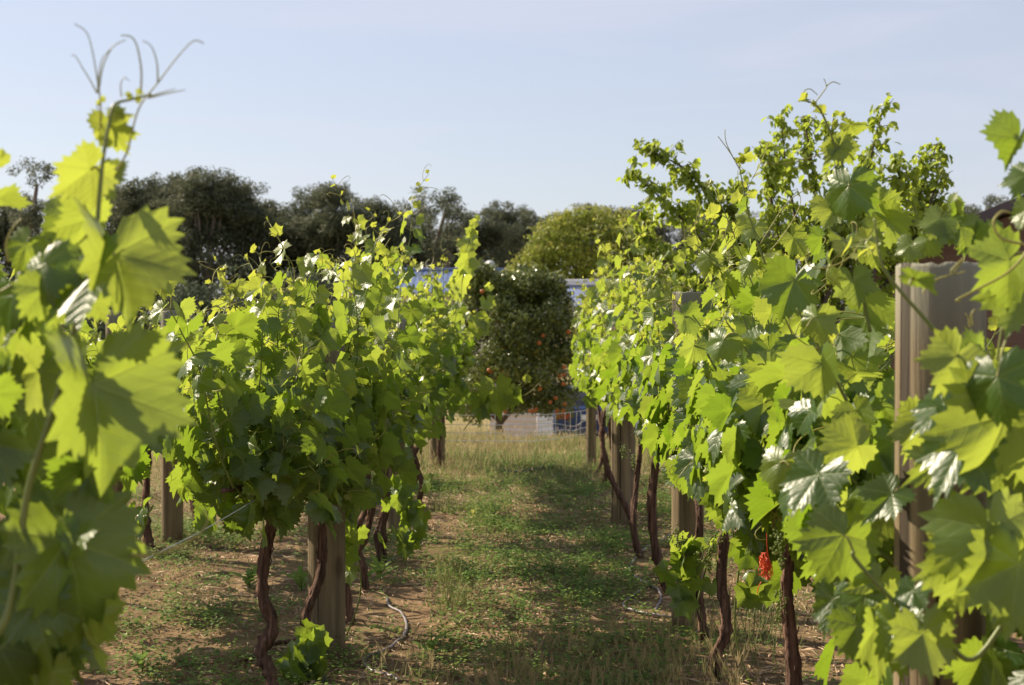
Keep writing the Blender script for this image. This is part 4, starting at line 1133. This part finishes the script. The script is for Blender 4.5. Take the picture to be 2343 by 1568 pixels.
# bright runner up at the row end
for pp, lv in (([(1040, 720), (1058, 640), (1066, 580), (1078, 530), (1092, 490)], [((1058, 640), (1040, 700)), ((1066, 600), (1045, 640)), ((1068, 580), (1085, 610)), ((1072, 555), (1050, 590)), ((1078, 535), (1085, 565)), ((1086, 510), (1070, 520)), ((1082, 530), (1060, 545)), ((1090, 500), (1102, 505))]),
               ([(1080, 790), (1100, 740), (1112, 690), (1120, 640)], [((1112, 690), (1120, 722)), ((1118, 655), (1106, 670)), ((1100, 740), (1085, 790)), ((1096, 730), (1114, 760))])):
    mb = MB(); px_tube(mb, pp, 11.6, .004, .0014, 6, .3); LV = Leaves(1)
    for J, tp_ in lv: hero_leaf(LV, mb, J, tp_, 11.6 + G(.03), .01, G(.5), U(.2, .5), U(.6, 1), None, None, 1.1)
    sh = mb.build('shoot', M['stem'], rroot, rl); fm = MB(); LV.into(fm); fm.build('foliage', M['leaf'], sh)

# ------------------------------------------------------------------ trees
def crown_mesh(clumps, per, size, droop=.0, tintb=(0, 1), ageb=(0, .2), shape='oval', top_young=0.0):
    mb = MB(); allV = []; allT = []; A = []; B = []
    for c, r in clumps:
        m = int(per * (r[0] * r[1] * r[2]) ** (2 / 3) if per > 0 else -per)
        u = RNG.normal(size=(m, 3)); u /= np.linalg.norm(u, axis=1)[:, None]
        rad = RNG.uniform(.35, 1.08, m) ** .6
        P = np.array(c) + u * rad[:, None] * np.array(r)
        nrm = u * .8 + RNG.normal(size=(m, 3)) * .55
        nrm /= np.linalg.norm(nrm, axis=1)[:, None]
        d = RNG.normal(size=(m, 3)); d[:, 2] -= droop
        d -= nrm * np.sum(d * nrm, 1)[:, None]; d /= np.linalg.norm(d, axis=1)[:, None] + 1e-9
        x = np.cross(d, nrm)
        L = size * RNG.uniform(.6, 1.35, m); W = L * (.42 if shape == 'oval' else .75)
        v0 = P; v1 = P + d * (L * .45)[:, None] - x * (W * .5)[:, None] + nrm * (L * .06)[:, None]
        v2 = P + d * (L * .45)[:, None] + x * (W * .5)[:, None] + nrm * (L * .06)[:, None]; v3 = P + d * L[:, None] - nrm * (L * .1)[:, None]
        allV.append(np.stack([v0, v1, v2, v3], 1).reshape(-1, 3))
        ct = RNG.uniform(0, .35)
        t = np.clip(RNG.uniform(*tintb, m) * .65 + ct, 0, 1)
        a = RNG.uniform(*ageb, m) + (top_young * np.clip(u[:, 2] * rad, 0, 1) * RNG.uniform(.2, 1, m) if top_young else 0)
        A.append(np.repeat(t, 4)); B.append(np.repeat(np.clip(a, 0, 1), 4))
    V = np.concatenate(allV); n = len(V) // 4
    k = np.arange(n) * 4
    Tq = np.concatenate([np.stack([k, k + 2, k + 1], 1), np.stack([k + 1, k + 2, k + 3], 1)])
    mb.add(V, Tq, None, None, np.concatenate(A), np.concatenate(B))
    return mb

def gum_tree(cx, top, hw, Yd, label, open_=0.0, floor=690):
    b = at(cx, 900, Yd); zb = gz(b.x, b.y) - .1
    topz = at(cx, top, Yd).z; r = hw * Yd / FPX * (1.0 if open_ else 1.3)
    loc = (b.x, b.y, zb); H_ = topz - zb
    root = empty('gum_tree', loc, label, 'tree', 'gum trees behind the sheds')
    mb = MB()
    tube(mb, smooth_path([loc, (b.x + G(.2), b.y, zb + H_ * .3), (b.x + G(.4), b.y, zb + H_ * .6), (b.x + G(.4), b.y, zb + H_ * .9)], 5), [.28 - .012 * i for i in range(16)], 8)
    cl, low = [], []
    heads = [(0.0, 0.0, topz - .6)]
    for j in range(3 if open_ else 7):
        hx = U(-1, 1) * r * 1.05; heads.append((hx, U(-1, 1) * r * .7, topz - .7 - (abs(hx) / r) ** 1.4 * U(.4, 1.3) - U(0, 1.9 if not open_ else 3.0)))
    for hx, hy, hz_ in heads:
        hc = Vector((b.x + hx, b.y + hy, hz_)); sp = U(.50, .82)
        for k in range(24 if not open_ else 12):
            o_ = rv(sp); o_.z *= .8
            if o_.z > .55: o_.z = .55 - abs(G(.3))
            s = U(.28, .56); cl.append((hc + o_, (s * 1.1, s * 1.1, s * .8)))
        j0 = Vector((b.x, b.y, zb + H_ * U(.35, .55)))
        tube(mb, smooth_path([j0, j0.lerp(hc, .5) + Vector((hx * .2, 0, -.1)), hc], 4), [.10, .09, .08, .07, .06, .055, .05, .04, .03], 5)
    if not open_:
        for k in range(64):
            t = U(.12, .84); a_ = U(0, 6.28); rr = r * U(.1, 1.25)
            s = U(.6, 1.0); low.append((Vector((b.x + rr * math.cos(a_), b.y + rr * math.sin(a_) * .7, zb + H_ * t)), (s * 1.2, s * 1.2, s * .85)))
    mb.build('trunk', M['gumbark'], root, loc)
    cm = crown_mesh(cl, 520, .17, .8, (0, .8), (0, .4))
    if low: 
        c2 = crown_mesh(low, 210, .24, .8, (0, .5), (0, .25))
        k0 = cm.n
        for L_ in ('V', 'UV', 'A', 'B'): getattr(cm, L_).extend(getattr(c2, L_))
        cm.T.extend([t_ + k0 for t_ in c2.T]); cm.n += c2.n
    cm.build('crown', M['gum'], root, loc, smooth=False)

GT = [(22, 446, 60, 95, 'dark gum tree behind the blurred shoot, lowest of the cluster', 0), (84, 372, 40, 88, 'slender airy gum tree standing alone above the vines', 1),
      (175, 452, 60, 96, 'gum tree mostly behind the tallest yellow leaf', 0), (262, 432, 55, 100, 'gum tree just right of the tall foreground shoot', 0),
      (330, 412, 60, 92, 'rounded gum tree second from the tall shoot', 0), (405, 400, 62, 95, 'gum tree joining the highest crown of the dark wood', 0),
      (476, 390, 66, 88, 'highest dense gum tree of the dark wood', 0), (556, 428, 62, 90, 'gum tree sloping down from the highest crown', 0),
      (614, 462, 42, 94, 'low gum tree beside the notch of sky', 0), (698, 446, 55, 93, 'gum tree just past the notch of sky', 0),
      (764, 420, 58, 90, 'tall gum tree right above the shaded vine row', 0), (832, 450, 58, 95, 'gum tree behind the vine tendrils with a flat top', 0),
      (900, 478, 50, 98, 'lower gum tree filling the dip in the wood', 0), (966, 456, 30, 100, 'narrow airy gum tree with sky through its head', 1),
      (1022, 436, 42, 95, 'airy gum tree with two lifted round heads', 1), (1082, 476, 46, 104, 'gum tree above the roof ventilator', 0),
      (1150, 463, 55, 112, 'brownish gum tree with a broad crown right of the airy one', 0), (1212, 486, 46, 116, 'last brownish gum tree before the yellow green tree', 0),
      (1345, 470, 60, 122, 'gum tree peeping over the yellow green tree', 0), (1440, 480, 66, 125, 'mauve brown gum tree left of the broad leaved tree', 0), (1530, 492, 66, 122, 'gum tree behind the hanging green branches', 0),
      (1640, 486, 66, 120, 'gum tree hidden behind the middle of the broad leaved tree', 0), (1760, 490, 66, 122, 'gum tree behind the upright limbs of the broad leaved tree', 0), (1900, 492, 70, 122, 'gum tree behind the tallest vine shoot', 0),
      (2040, 490, 60, 118, 'gum tree right of the tallest vine shoot', 0), (2152, 462, 40, 108, 'faint gum tree left of the brown gable', 1), (2208, 470, 34, 110, 'small faint gum tree touching the brown gable', 1), (2262, 438, 40, 104, 'airy gum tree rising behind the brown gable', 1), (2340, 470, 50, 112, 'gum tree behind the brown roof edge', 0)]
for g in GT: gum_tree(*g[:5], open_=g[5])

# dark shrubs in front of the gum trees
for i, (cx, top, hw, Yd, lb) in enumerate(((60, 600, 80, 66, 'dark shrub at the wood edge under the slender airy gum'), (190, 610, 80, 68, 'dark shrub behind the tall foreground shoot'), (320, 600, 80, 66, 'dark shrub between the big blurred leaves and the wood'), (820, 610, 80, 72, 'dark shrub under the flat topped gum'), (930, 620, 80, 72, 'dark shrub behind the house roof end'), (450, 575, 70, 60, 'dark shrub under the gum trees by the blurred leaf'), (560, 590, 70, 62, 'dark shrub beneath the highest gum tree'), (690, 590, 70, 64, 'dark shrub beneath the notch of sky'))):
    b = at(cx, 900, Yd); zb = gz(b.x, b.y); tz = at(cx, top, Yd).z; r = hw * Yd / FPX
    root = empty('shrub', (b.x, b.y, zb), lb, 'shrub', 'dark shrubs under the gums')
    cl = [(Vector((b.x + G(r * .5), b.y + G(r * .4), zb + (tz - zb) * U(.15, .85))), (.8, .8, .7)) for _ in range(30)]
    mb = MB(); tube(mb, [(b.x, b.y, zb - .1), (b.x, b.y, zb + 1.5)], .12, 7); mb.build('trunk', M['bark'], root, (b.x, b.y, zb))
    crown_mesh(cl, 200, .22, .4, (0, .4), (0, .1)).build('crown', M['gum'], root, (b.x, b.y, zb), smooth=False)

# yellow-green tree behind the orange tree
Yd = 52; b = at(1345, 900, Yd); zb = gz(b.x, b.y); loc = (b.x, b.y, zb)
root = empty('pepper_tree', loc, 'domed yellow green tree with rusty tips behind the orange tree', 'tree')
cl = []; mb = MB()
tube(mb, smooth_path([loc, (b.x + .1, b.y, zb + 1.6), (b.x, b.y, zb + 3.2)], 5), .22, 9)
for i in range(300):
    px = U(1160, 1500); base = np.interp(px, [1160, 1190, 1230, 1262, 1310, 1360, 1420, 1460, 1500], [628, 598, 552, 492, 476, 470, 486, 510, 560])
    py = base + 12 + (690 - base) * random.random() ** 1.3
    q = at(px, py, Yd + U(-2.2, 1.4) * (1 if py > 520 else .5))
    s = U(.3, .55); cl.append((q, (s * 1.2, s, s * .7)))
    if i % 8 == 0: tube(mb, smooth_path([Vector((b.x, b.y, zb + 2.2)), Vector((b.x, b.y, zb + 2.8)).lerp(q, .5), q], 4), [.08, .07, .06, .06, .05, .04, .04, .03, .02], 5)
mb.build('trunk', M['bark'], root, loc)
crown_mesh(cl, 620, .16, .5, (.2, 1), (0, .12), 'oval', .5).build('crown', M['pepper'], root, loc, smooth=False)

# orange tree
Yd = 28.5; b = at(1150, 900, Yd); zb = gz(b.x, b.y); loc = (b.x, b.y, zb)
root = empty('orange_tree', loc, 'dense dark orange tree full of fruit at the end of the alley', 'tree')
mb = MB()
tube(mb, smooth_path([loc, at(1141, 985, Yd), at(1145, 965, Yd), at(1172, 930, Yd), at(1185, 860, Yd)], 5), [.10 - .003 * i for i in range(21)], 9)
tube(mb, smooth_path([at(1145, 965, Yd), at(1110, 930, Yd), at(1090, 850, Yd)], 5), [.05] * 11, 7)
cl = []
TOPX = [1040, 1070, 1090, 1130, 1170, 1200, 1230, 1275, 1300, 1318]; TOPY = [760, 640, 622, 636, 650, 634, 636, 655, 720, 800]
BOTX = [1040, 1090, 1140, 1200, 1250, 1290, 1318]; BOTY = [945, 966, 938, 936, 940, 942, 885]
for i in range(70):                                             # rim of the crown
    px = 1050 + 250 * i / 69; s = U(.15, .24)
    cl.append((at(px, np.interp(px, TOPX, TOPY) + U(-12, 34), Yd + G(.35)), (s, s, s)))
for i in range(190):
    px = U(1045, 1312); t_, b_ = np.interp(px, TOPX, TOPY) + 14, np.interp(px, BOTX, BOTY) - 8
    py = U(t_, b_); s = U(.16, .28)
    edge = min(1, (py - t_) / 120 + .35, (b_ - py) / 120 + .4, (px - 1030) / 80, (1330 - px) / 80)
    cl.append((at(px, py, Yd + U(-1.25, .9) * max(.25, edge)), (s, s, s)))
mb.build('trunk', M['bark'], root, loc)
crown_mesh(cl, 3600, .085, .5, (0, 1), (0, .12)).build('crown', M['citrus'], root, loc, smooth=False)
omesh = bpy.data.meshes.new('orange_fruit')
import bmesh
bm = bmesh.new(); bmesh.ops.create_uvsphere(bm, u_segments=14, v_segments=9, radius=.041)
for f in bm.faces: f.smooth = True
bm.to_mesh(omesh); bm.free(); omesh.materials.append(M['orange'])
OR = [(470, 112), (285, 175), (195, 200), (390, 205), (570, 152), (460, 285), (320, 320), (410, 455), (480, 560), (1300, 265), (1240, 285), (1295, 400), (1140, 480), (1180, 610), (1100, 672), (1315, 700),
      (1195, 745), (845, 800), (885, 780), (800, 805), (1165, 780), (1200, 800), (1290, 800), (1070, 875), (1110, 855), (1180, 885), (1155, 955), (1200, 945), (795, 965), (635, 940), (425, 810)]
OR = [(1089 + a * .1543, 816.75 + c_ * .1543) for a, c_ in OR]
OR += [(1184, 743), (1189, 762), (1103, 667), (1118, 690), (1300, 760), (1265, 778), (1233, 785), (1242, 768), (1225, 806), (1130, 792), (1150, 795), (1140, 735), (1125, 850), (1262, 870), (1290, 840), (1235, 890), (1086, 760)]
OR = [q for i, q in enumerate(OR) if q[1] < 944 and i % 4]
for px, py in OR:
    o = bpy.data.objects.new('orange', omesh); COL.objects.link(o); o.parent = root
    q = at(px, py, Yd - .98 + U(-.2, .25)); o.location = q - Vector(loc); s = U(.85, 1.1); o.scale = (s, s, s)

# broad-leaved tree behind the sunny row
Yd = 13.2; b = at(1840, 900, Yd); zb = gz(b.x, b.y); loc = (b.x, b.y, zb)
root = empty('broadleaf_tree', loc, 'light green broad leaved tree with upright limbs above the sunny row', 'tree')
LIMBS = [[(1830, 1080), (1790, 900), (1720, 720), (1620, 570), (1520, 462), (1442, 392)], [(1740, 760), (1680, 600), (1630, 470), (1570, 390), (1486, 346)], [(1760, 800), (1720, 640), (1680, 520), (1690, 420)],
         [(1835, 980), (1850, 760), (1830, 560), (1800, 400), (1786, 272)], [(1848, 800), (1860, 600), (1862, 420), (1838, 268)], [(1850, 820), (1900, 640), (1930, 450), (1900, 300)],
         [(1850, 900), (1930, 640), (1975, 430), (2018, 256)], [(1860, 900), (2000, 700), (2070, 540), (2110, 430), (2142, 330)], [(1960, 740), (2060, 600), (2120, 480), (2150, 400)], [(1960, 740), (2020, 560), (2060, 450), (2050, 380)],
         [(1700, 700), (1600, 640), (1520, 600), (1460, 480)], [(1720, 720), (1620, 700), (1520, 660), (1490, 620)], [(1848, 700), (1790, 560), (1760, 440), (1752, 350)], [(1870, 800), (1960, 650), (2000, 520), (1990, 400)],
         [(1790, 820), (1700, 740), (1600, 720)], [(1850, 800), (1800, 640), (1770, 560)], [(1850, 780), (1900, 620), (1880, 480)], [(1860, 800), (1950, 740), (2080, 680)]]
mb = MB(); LB = MB()
tube(mb, smooth_path([loc, at(1836, 1080, Yd), at(1838, 950, Yd)], 5), [.09] * 11, 9)
def tree_leaf(p, d):
    n = Vector((G(.6), G(.6), 1)); L = U(.05, .095)
    B = basis(d, n); W = L * .62
    V = np.array([(0, 0, 0), (-.42 * W, .25 * L, .03 * L), (.42 * W, .25 * L, .03 * L), (-.5 * W, .55 * L, .02 * L), (.5 * W, .55 * L, .02 * L), (0, L, -.16 * L), (0, .4 * L, -.05 * L)]) @ B.T + np.array(p)
    LB.add(V, [(0, 6, 1), (0, 2, 6), (1, 6, 3), (2, 4, 6), (3, 6, 5), (6, 4, 5)], None, None, U(0, 1), U(0, .5) ** 2 * 2)
for L in LIMBS:
    k = G(.35)
    P = smooth_path([at(px, py, Yd + k * i / (len(L) - 1)) for i, (px, py) in enumerate(L)], 7); m = len(P)
    tube(mb, P, [.030 * (1 - .86 * i / (m - 1)) for i in range(m)], 6)
    for i in range(int(m * .28), m):
        t = i / (m - 1)
        for q in range(3):
            d = rv(.8) + Vector((0, 0, .25)); d.normalize()
            tw = wander(P[i], d, U(.08, .34) * (1.25 - .85 * t), .05, .05, .2)
            tube(mb, tw, [.004 - .002 * j / len(tw) for j in range(len(tw))], 4, cap=False)
            for p in tw[1:]:
                for r_ in range(3):
                    hd = rv(.6); tree_leaf(p + rv(.02), Vector((hd.x, hd.y, -U(.2, 1.1))))
mb.build('trunk', M['bark'], root, loc)
LB.build('crown', M['mulb'], root, loc, smooth=False)

# ------------------------------------------------------------------ buildings
def corr_sheet(mb, p00, p10, p01, ribs, amp):
    """corrugated sheet: ribs run from edge p00-p10 towards p01."""
    p00, p10, p01 = Vector(p00), Vector(p10), Vector(p01)
    u, v = p10 - p00, p01 - p00; n = u.cross(v).normalized(); m = ribs * 4
    V = []
    for j in (0, 1):
        for i in range(m + 1):
            V.append(p00 + u * i / m + v * j + n * amp * math.sin(2 * math.pi * i / 4))
    Q = [(i, i + 1, m + 2 + i, m + 1 + i) for i in range(m)]
    mb.add([tuple(p) for p in V], None, Q)

# long blue roofed house with a spinning roof ventilator
Yh = 60
hb = at(985, 800, Yh); zb = gz(hb.x, hb.y); loc = (hb.x, hb.y, zb)
house = empty('house', loc, 'long low house with a blue metal roof and ridge ventilator', 'house')
zr = at(985, 620, Yh).z; ze = zr - .95
xl, xr = at(800, 620, Yh).x, at(1230, 620, Yh).x
mb = MB(); box(mb, xl + .3, xr - .3, Yh - 3.2, Yh + 3.2, zb - .2, ze); mb.build('wall', M['cream'], house, loc, False)
mb = MB()
corr_sheet(mb, (xl, Yh, zr), (xr, Yh, zr), (xl, Yh - 4.0, ze), 36, .02)
corr_sheet(mb, (xr, Yh, zr), (xl, Yh, zr), (xr, Yh + 4.0, ze), 36, .02)
rf = mb.build('roof', M['roofblue'], house, loc)
mb = MB(); tube(mb, [(xl - .02, Yh, zr + .03), (xr + .02, Yh, zr + .03)], .09, 8); mb.build('ridge_cap', M['roofblue'], rf)
mb = MB(); vx = at(1121, 620, Yh - .6).x
prof = [(.0, .13), (.26, .13), (.27, .19), (.34, .21), (.46, .205), (.54, .16), (.60, .08), (.61, .01)]
S = 24
V = []; Q = []
for i, (z, r) in enumerate(prof):
    for s in range(S):
        a = 2 * math.pi * s / S; rr = r * (1 + (.10 if s % 2 else -.06) * (1 if 2 <= i <= 5 else 0))
        V.append((vx + rr * math.cos(a), Yh - .6, zr - .18 + z) if False else (vx + rr * math.cos(a), Yh - .6 + rr * math.sin(a), zr - .22 + z))
for i in range(len(prof) - 1):
    for s in range(S):
        s2 = (s + 1) % S; Q.append((i * S + s, i * S + s2, (i + 1) * S + s2, (i + 1) * S + s))
mb.add(V, None, Q); mb.build('roof_vent', M['wire'], rf, (0, 0, 0), False)

# zinc roofed shed
Ys = 42
sb = at(1345, 800, Ys); zb = gz(sb.x, sb.y); loc = (sb.x, sb.y, zb)
shed = empty('shed', loc, 'shed with a ribbed zinc roof and white ridge beside the orange tree', 'shed')
zr = at(1300, 652, Ys).z
xl, xr = at(1281, 652, Ys).x, at(1560, 652, Ys).x
mb = MB(); box(mb, xl + 1.0, xr - .3, Ys - 1.6, Ys + 3.0, zb - .2, zr - 1.0); mb.build('wall', M['white'], shed, loc, False)
mb = MB()
corr_sheet(mb, (xl, Ys, zr), (xr, Ys, zr), (xl + .55, Ys - 2.2, zr - .92), 40, .012)
corr_sheet(mb, (xr, Ys, zr), (xl, Ys, zr), (xr, Ys + 3.2, zr - 1.0), 40, .012)
rf = mb.build('roof', M['roofgrey'], shed, loc)
mb = MB(); box(mb, xl - .06, xr + .06, Ys - .10, Ys + .10, zr - .02, zr + .15); bevel(mb.build('ridge_cap', M['white'], rf, loc, False), .03)

# brown brick garage with a gable
Yb = 16.5
p0 = at(1880, 646, Yb); p1 = at(2342, 452, Yb)
sl_ = (p1.z - p0.z) / (p1.x - p0.x); ax = p0.x + 4.3; az = p0.z + 4.3 * sl_
xr = ax + 4.3
loc = (ax, Yb, gz(ax, Yb) - .2)
gar = empty('garage', loc, 'brown brick garage with a dark sloping gable edge', 'garage')
mb = MB()
V = []
for yy in (Yb + .25, Yb + 6):
    k_ = .30 * (yy - Yb)
    V += [(p0.x + .35 + k_, yy, loc[2]), (xr - .35 + k_, yy, loc[2]), (xr - .35 + k_, yy, p0.z + .35 * sl_ - .12), (ax + k_, yy, az - .12), (p0.x + .35 + k_, yy, p0.z + .35 * sl_ - .12)]
mb.add(V, [(0, 4, 3), (0, 3, 1), (1, 3, 2), (5, 8, 9), (5, 6, 8), (6, 7, 8)], [(0, 5, 9, 4), (1, 2, 7, 6)])
mb.build('wall', M['brick'], gar, loc, False)
mb = MB()
for sx, xa, xb in ((1, p0.x, ax), (-1, xr, ax)):
    V = []
    for yy in (Yb, Yb + 6.2):
        k_ = .30 * (yy - Yb)
        V += [(xa + k_, yy, p0.z), (xb + k_, yy, az), (xb + k_, yy, az - .07), (xa + k_, yy, p0.z - .07)]
    mb.add(V, None, [(0, 1, 2, 3), (4, 7, 6, 5), (0, 4, 5, 1), (3, 2, 6, 7), (0, 3, 7, 4), (1, 5, 6, 2)])
rf = mb.build('roof', M['fascia'], gar, loc, False)
mb = MB()
for xa, xb in ((p0.x - .02, ax), (xr + .02, ax)):
    V = []
    for yy in (Yb - .03, Yb - .003):
        V += [(xa, yy, p0.z + .035), (xb, yy, az + .03), (xb, yy, az - .09), (xa, yy, p0.z - .09)]
    mb.add(V, None, [(0, 1, 2, 3), (4, 7, 6, 5), (0, 4, 5, 1), (3, 2, 6, 7), (0, 3, 7, 4), (1, 5, 6, 2)])
mb.build('barge_board', M['fascia'], rf, loc, False)

# small corrugated bin shed behind the orange tree
Yt = 33.0
c0 = at(1229, 1000, Yt); zb = gz(c0.x, c0.y) - .05; zt = at(1229, 928, Yt).z
loc = (c0.x, c0.y, zb)
tank = empty('metal_shed', loc, 'low cream corrugated metal shed under the orange branches', 'shed')
pl = at(1120, 1000, Yt + .45); pr = at(1264, 1000, Yt + .75)
def side(pa, pb, mat):
    mb = MB(); corr_sheet(mb, (pa.x, pa.y, zb), (pa.x, pa.y, zt), (pb.x, pb.y, zb), 11, .018)
    return mb.build('wall_panel', mat, tank, loc)
side(Vector((c0.x, c0.y, 0)), Vector((pl.x, pl.y, 0)), M['cream']); side(Vector((pr.x, pr.y, 0)), Vector((c0.x, c0.y, 0)), M['white'])
side(Vector((pl.x, pl.y, 0)), Vector((pl.x + pr.x - c0.x, pl.y + .75, 0)), M['cream'])
bk = Vector((pl.x + pr.x - c0.x, pl.y + .75, 0)); side(bk, Vector((pr.x, pr.y, 0)), M['cream'])
mb = MB(); mb.add([(c0.x, c0.y - .04, zt + .02), (pr.x + .03, pr.y, zt + .02), (bk.x, bk.y + .03, zt + .08), (pl.x - .03, pl.y, zt + .08),
                   (c0.x, c0.y - .04, zt - .02), (pr.x + .03, pr.y, zt - .02), (bk.x, bk.y + .03, zt + .04), (pl.x - .03, pl.y, zt + .04)], None,
                  [(0, 1, 2, 3), (7, 6, 5, 4), (0, 4, 5, 1), (1, 5, 6, 2), (2, 6, 7, 3), (3, 7, 4, 0)])
mb.build('roof', M['white'], tank, loc, False)
mb = MB(); tube(mb, [(c0.x, c0.y - .02, zb), (c0.x, c0.y - .02, zt)], .022, 6); mb.build('corner_trim', M['cream'], tank, loc)

# parked car, seen from behind
Yc = 36.5
cc = at(1348, 1000, Yc); zb = gz(cc.x, cc.y)
loc = (cc.x, cc.y, zb)
car = empty('parked_car', loc, 'dark blue sedan parked tail first behind the wire fence', 'car')
def loft(sections, name, mat):
    """sections: (y, [(x, z) half outline from bottom centre to top centre]) mirrored about x=0."""
    mb = MB(); V = []; m = None
    for y, h in sections:
        ring = [(x, z) for x, z in h] + [(-x, z) for x, z in reversed(h)]
        m = len(ring); V += [(cc.x + x, cc.y + y, zb + z) for x, z in ring]
    Q = []
    for i in range(len(sections) - 1):
        for k in range(m):
            k2 = (k + 1) % m; Q.append((i * m + k, i * m + k2, (i + 1) * m + k2, (i + 1) * m + k))
    mb.add(V, [(0, k + 1, k) for k in range(1, m - 1)] + [((len(sections) - 1) * m, (len(sections) - 1) * m + k, (len(sections) - 1) * m + k + 1) for k in range(1, m - 1)], Q)
    return mb.build(name, mat, car, loc, True)
hb_ = lambda w_, z0, zt_: [(0.01, z0), (w_ * .9, z0), (w_, z0 + .12), (w_ * 1.02, (z0 + zt_) / 2), (w_ * .97, zt_ - .1), (w_ * .88, zt_ - .015), (0.01, zt_)]
bevel(loft([(0, hb_(.80, .32, .98)), (.06, hb_(.86, .24, 1.02)), (.9, hb_(.88, .22, 1.04)), (2.9, hb_(.88, .22, .98)), (4.1, hb_(.84, .22, .82)), (4.35, hb_(.74, .3, .68))], 'body', M['carblue']), .02)
gh = lambda w_, z0, zt_: [(0.01, z0), (w_, z0), (w_ * .9, z0 + (zt_ - z0) * .55), (w_ * .78, zt_ - .05), (w_ * .6, zt_), (0.01, zt_)]
loft([(.55, gh(.80, .98, 1.0)), (1.15, gh(.80, .98, 1.40)), (2.3, gh(.80, .98, 1.42)), (3.1, gh(.80, .96, .99))], 'cabin_glass', M['glass'])
loft([(1.12, [(0.01, 1.39), (.55, 1.39), (.60, 1.40), (.5, 1.435), (0.01, 1.44)]), (2.3, [(0.01, 1.41), (.55, 1.41), (.60, 1.42), (.5, 1.45), (0.01, 1.455)])], 'roof', M['carblue'])
for s in (-1, 1):
    mb = MB(); box(mb, cc.x + s * .62 - .2, cc.x + s * .62 + .2, cc.y - .02, cc.y + .03, zb + .74, zb + .88); bevel(mb.build('tail_lamp', M['lamp'], car, loc, False), .015)
    for yy in (.8, 3.4):
        mb = MB(); tube(mb, [(cc.x + s * .70, cc.y + yy, zb + .31), (cc.x + s * .89, cc.y + yy, zb + .31)], .31, 20); wl = mb.build('wheel', M['tyre'], car, loc, False)
mb = MB(); box(mb, cc.x - .19, cc.x + .19, cc.y - .025, cc.y - .005, zb + .72, zb + .84); mb.build('number_plate', M['plate'], car, loc, False)
mb = MB(); box(mb, cc.x - .84, cc.x + .84, cc.y - .07, cc.y + .05, zb + .36, zb + .52); bevel(mb.build('bumper', M['carblue'], car, loc, False), .03)
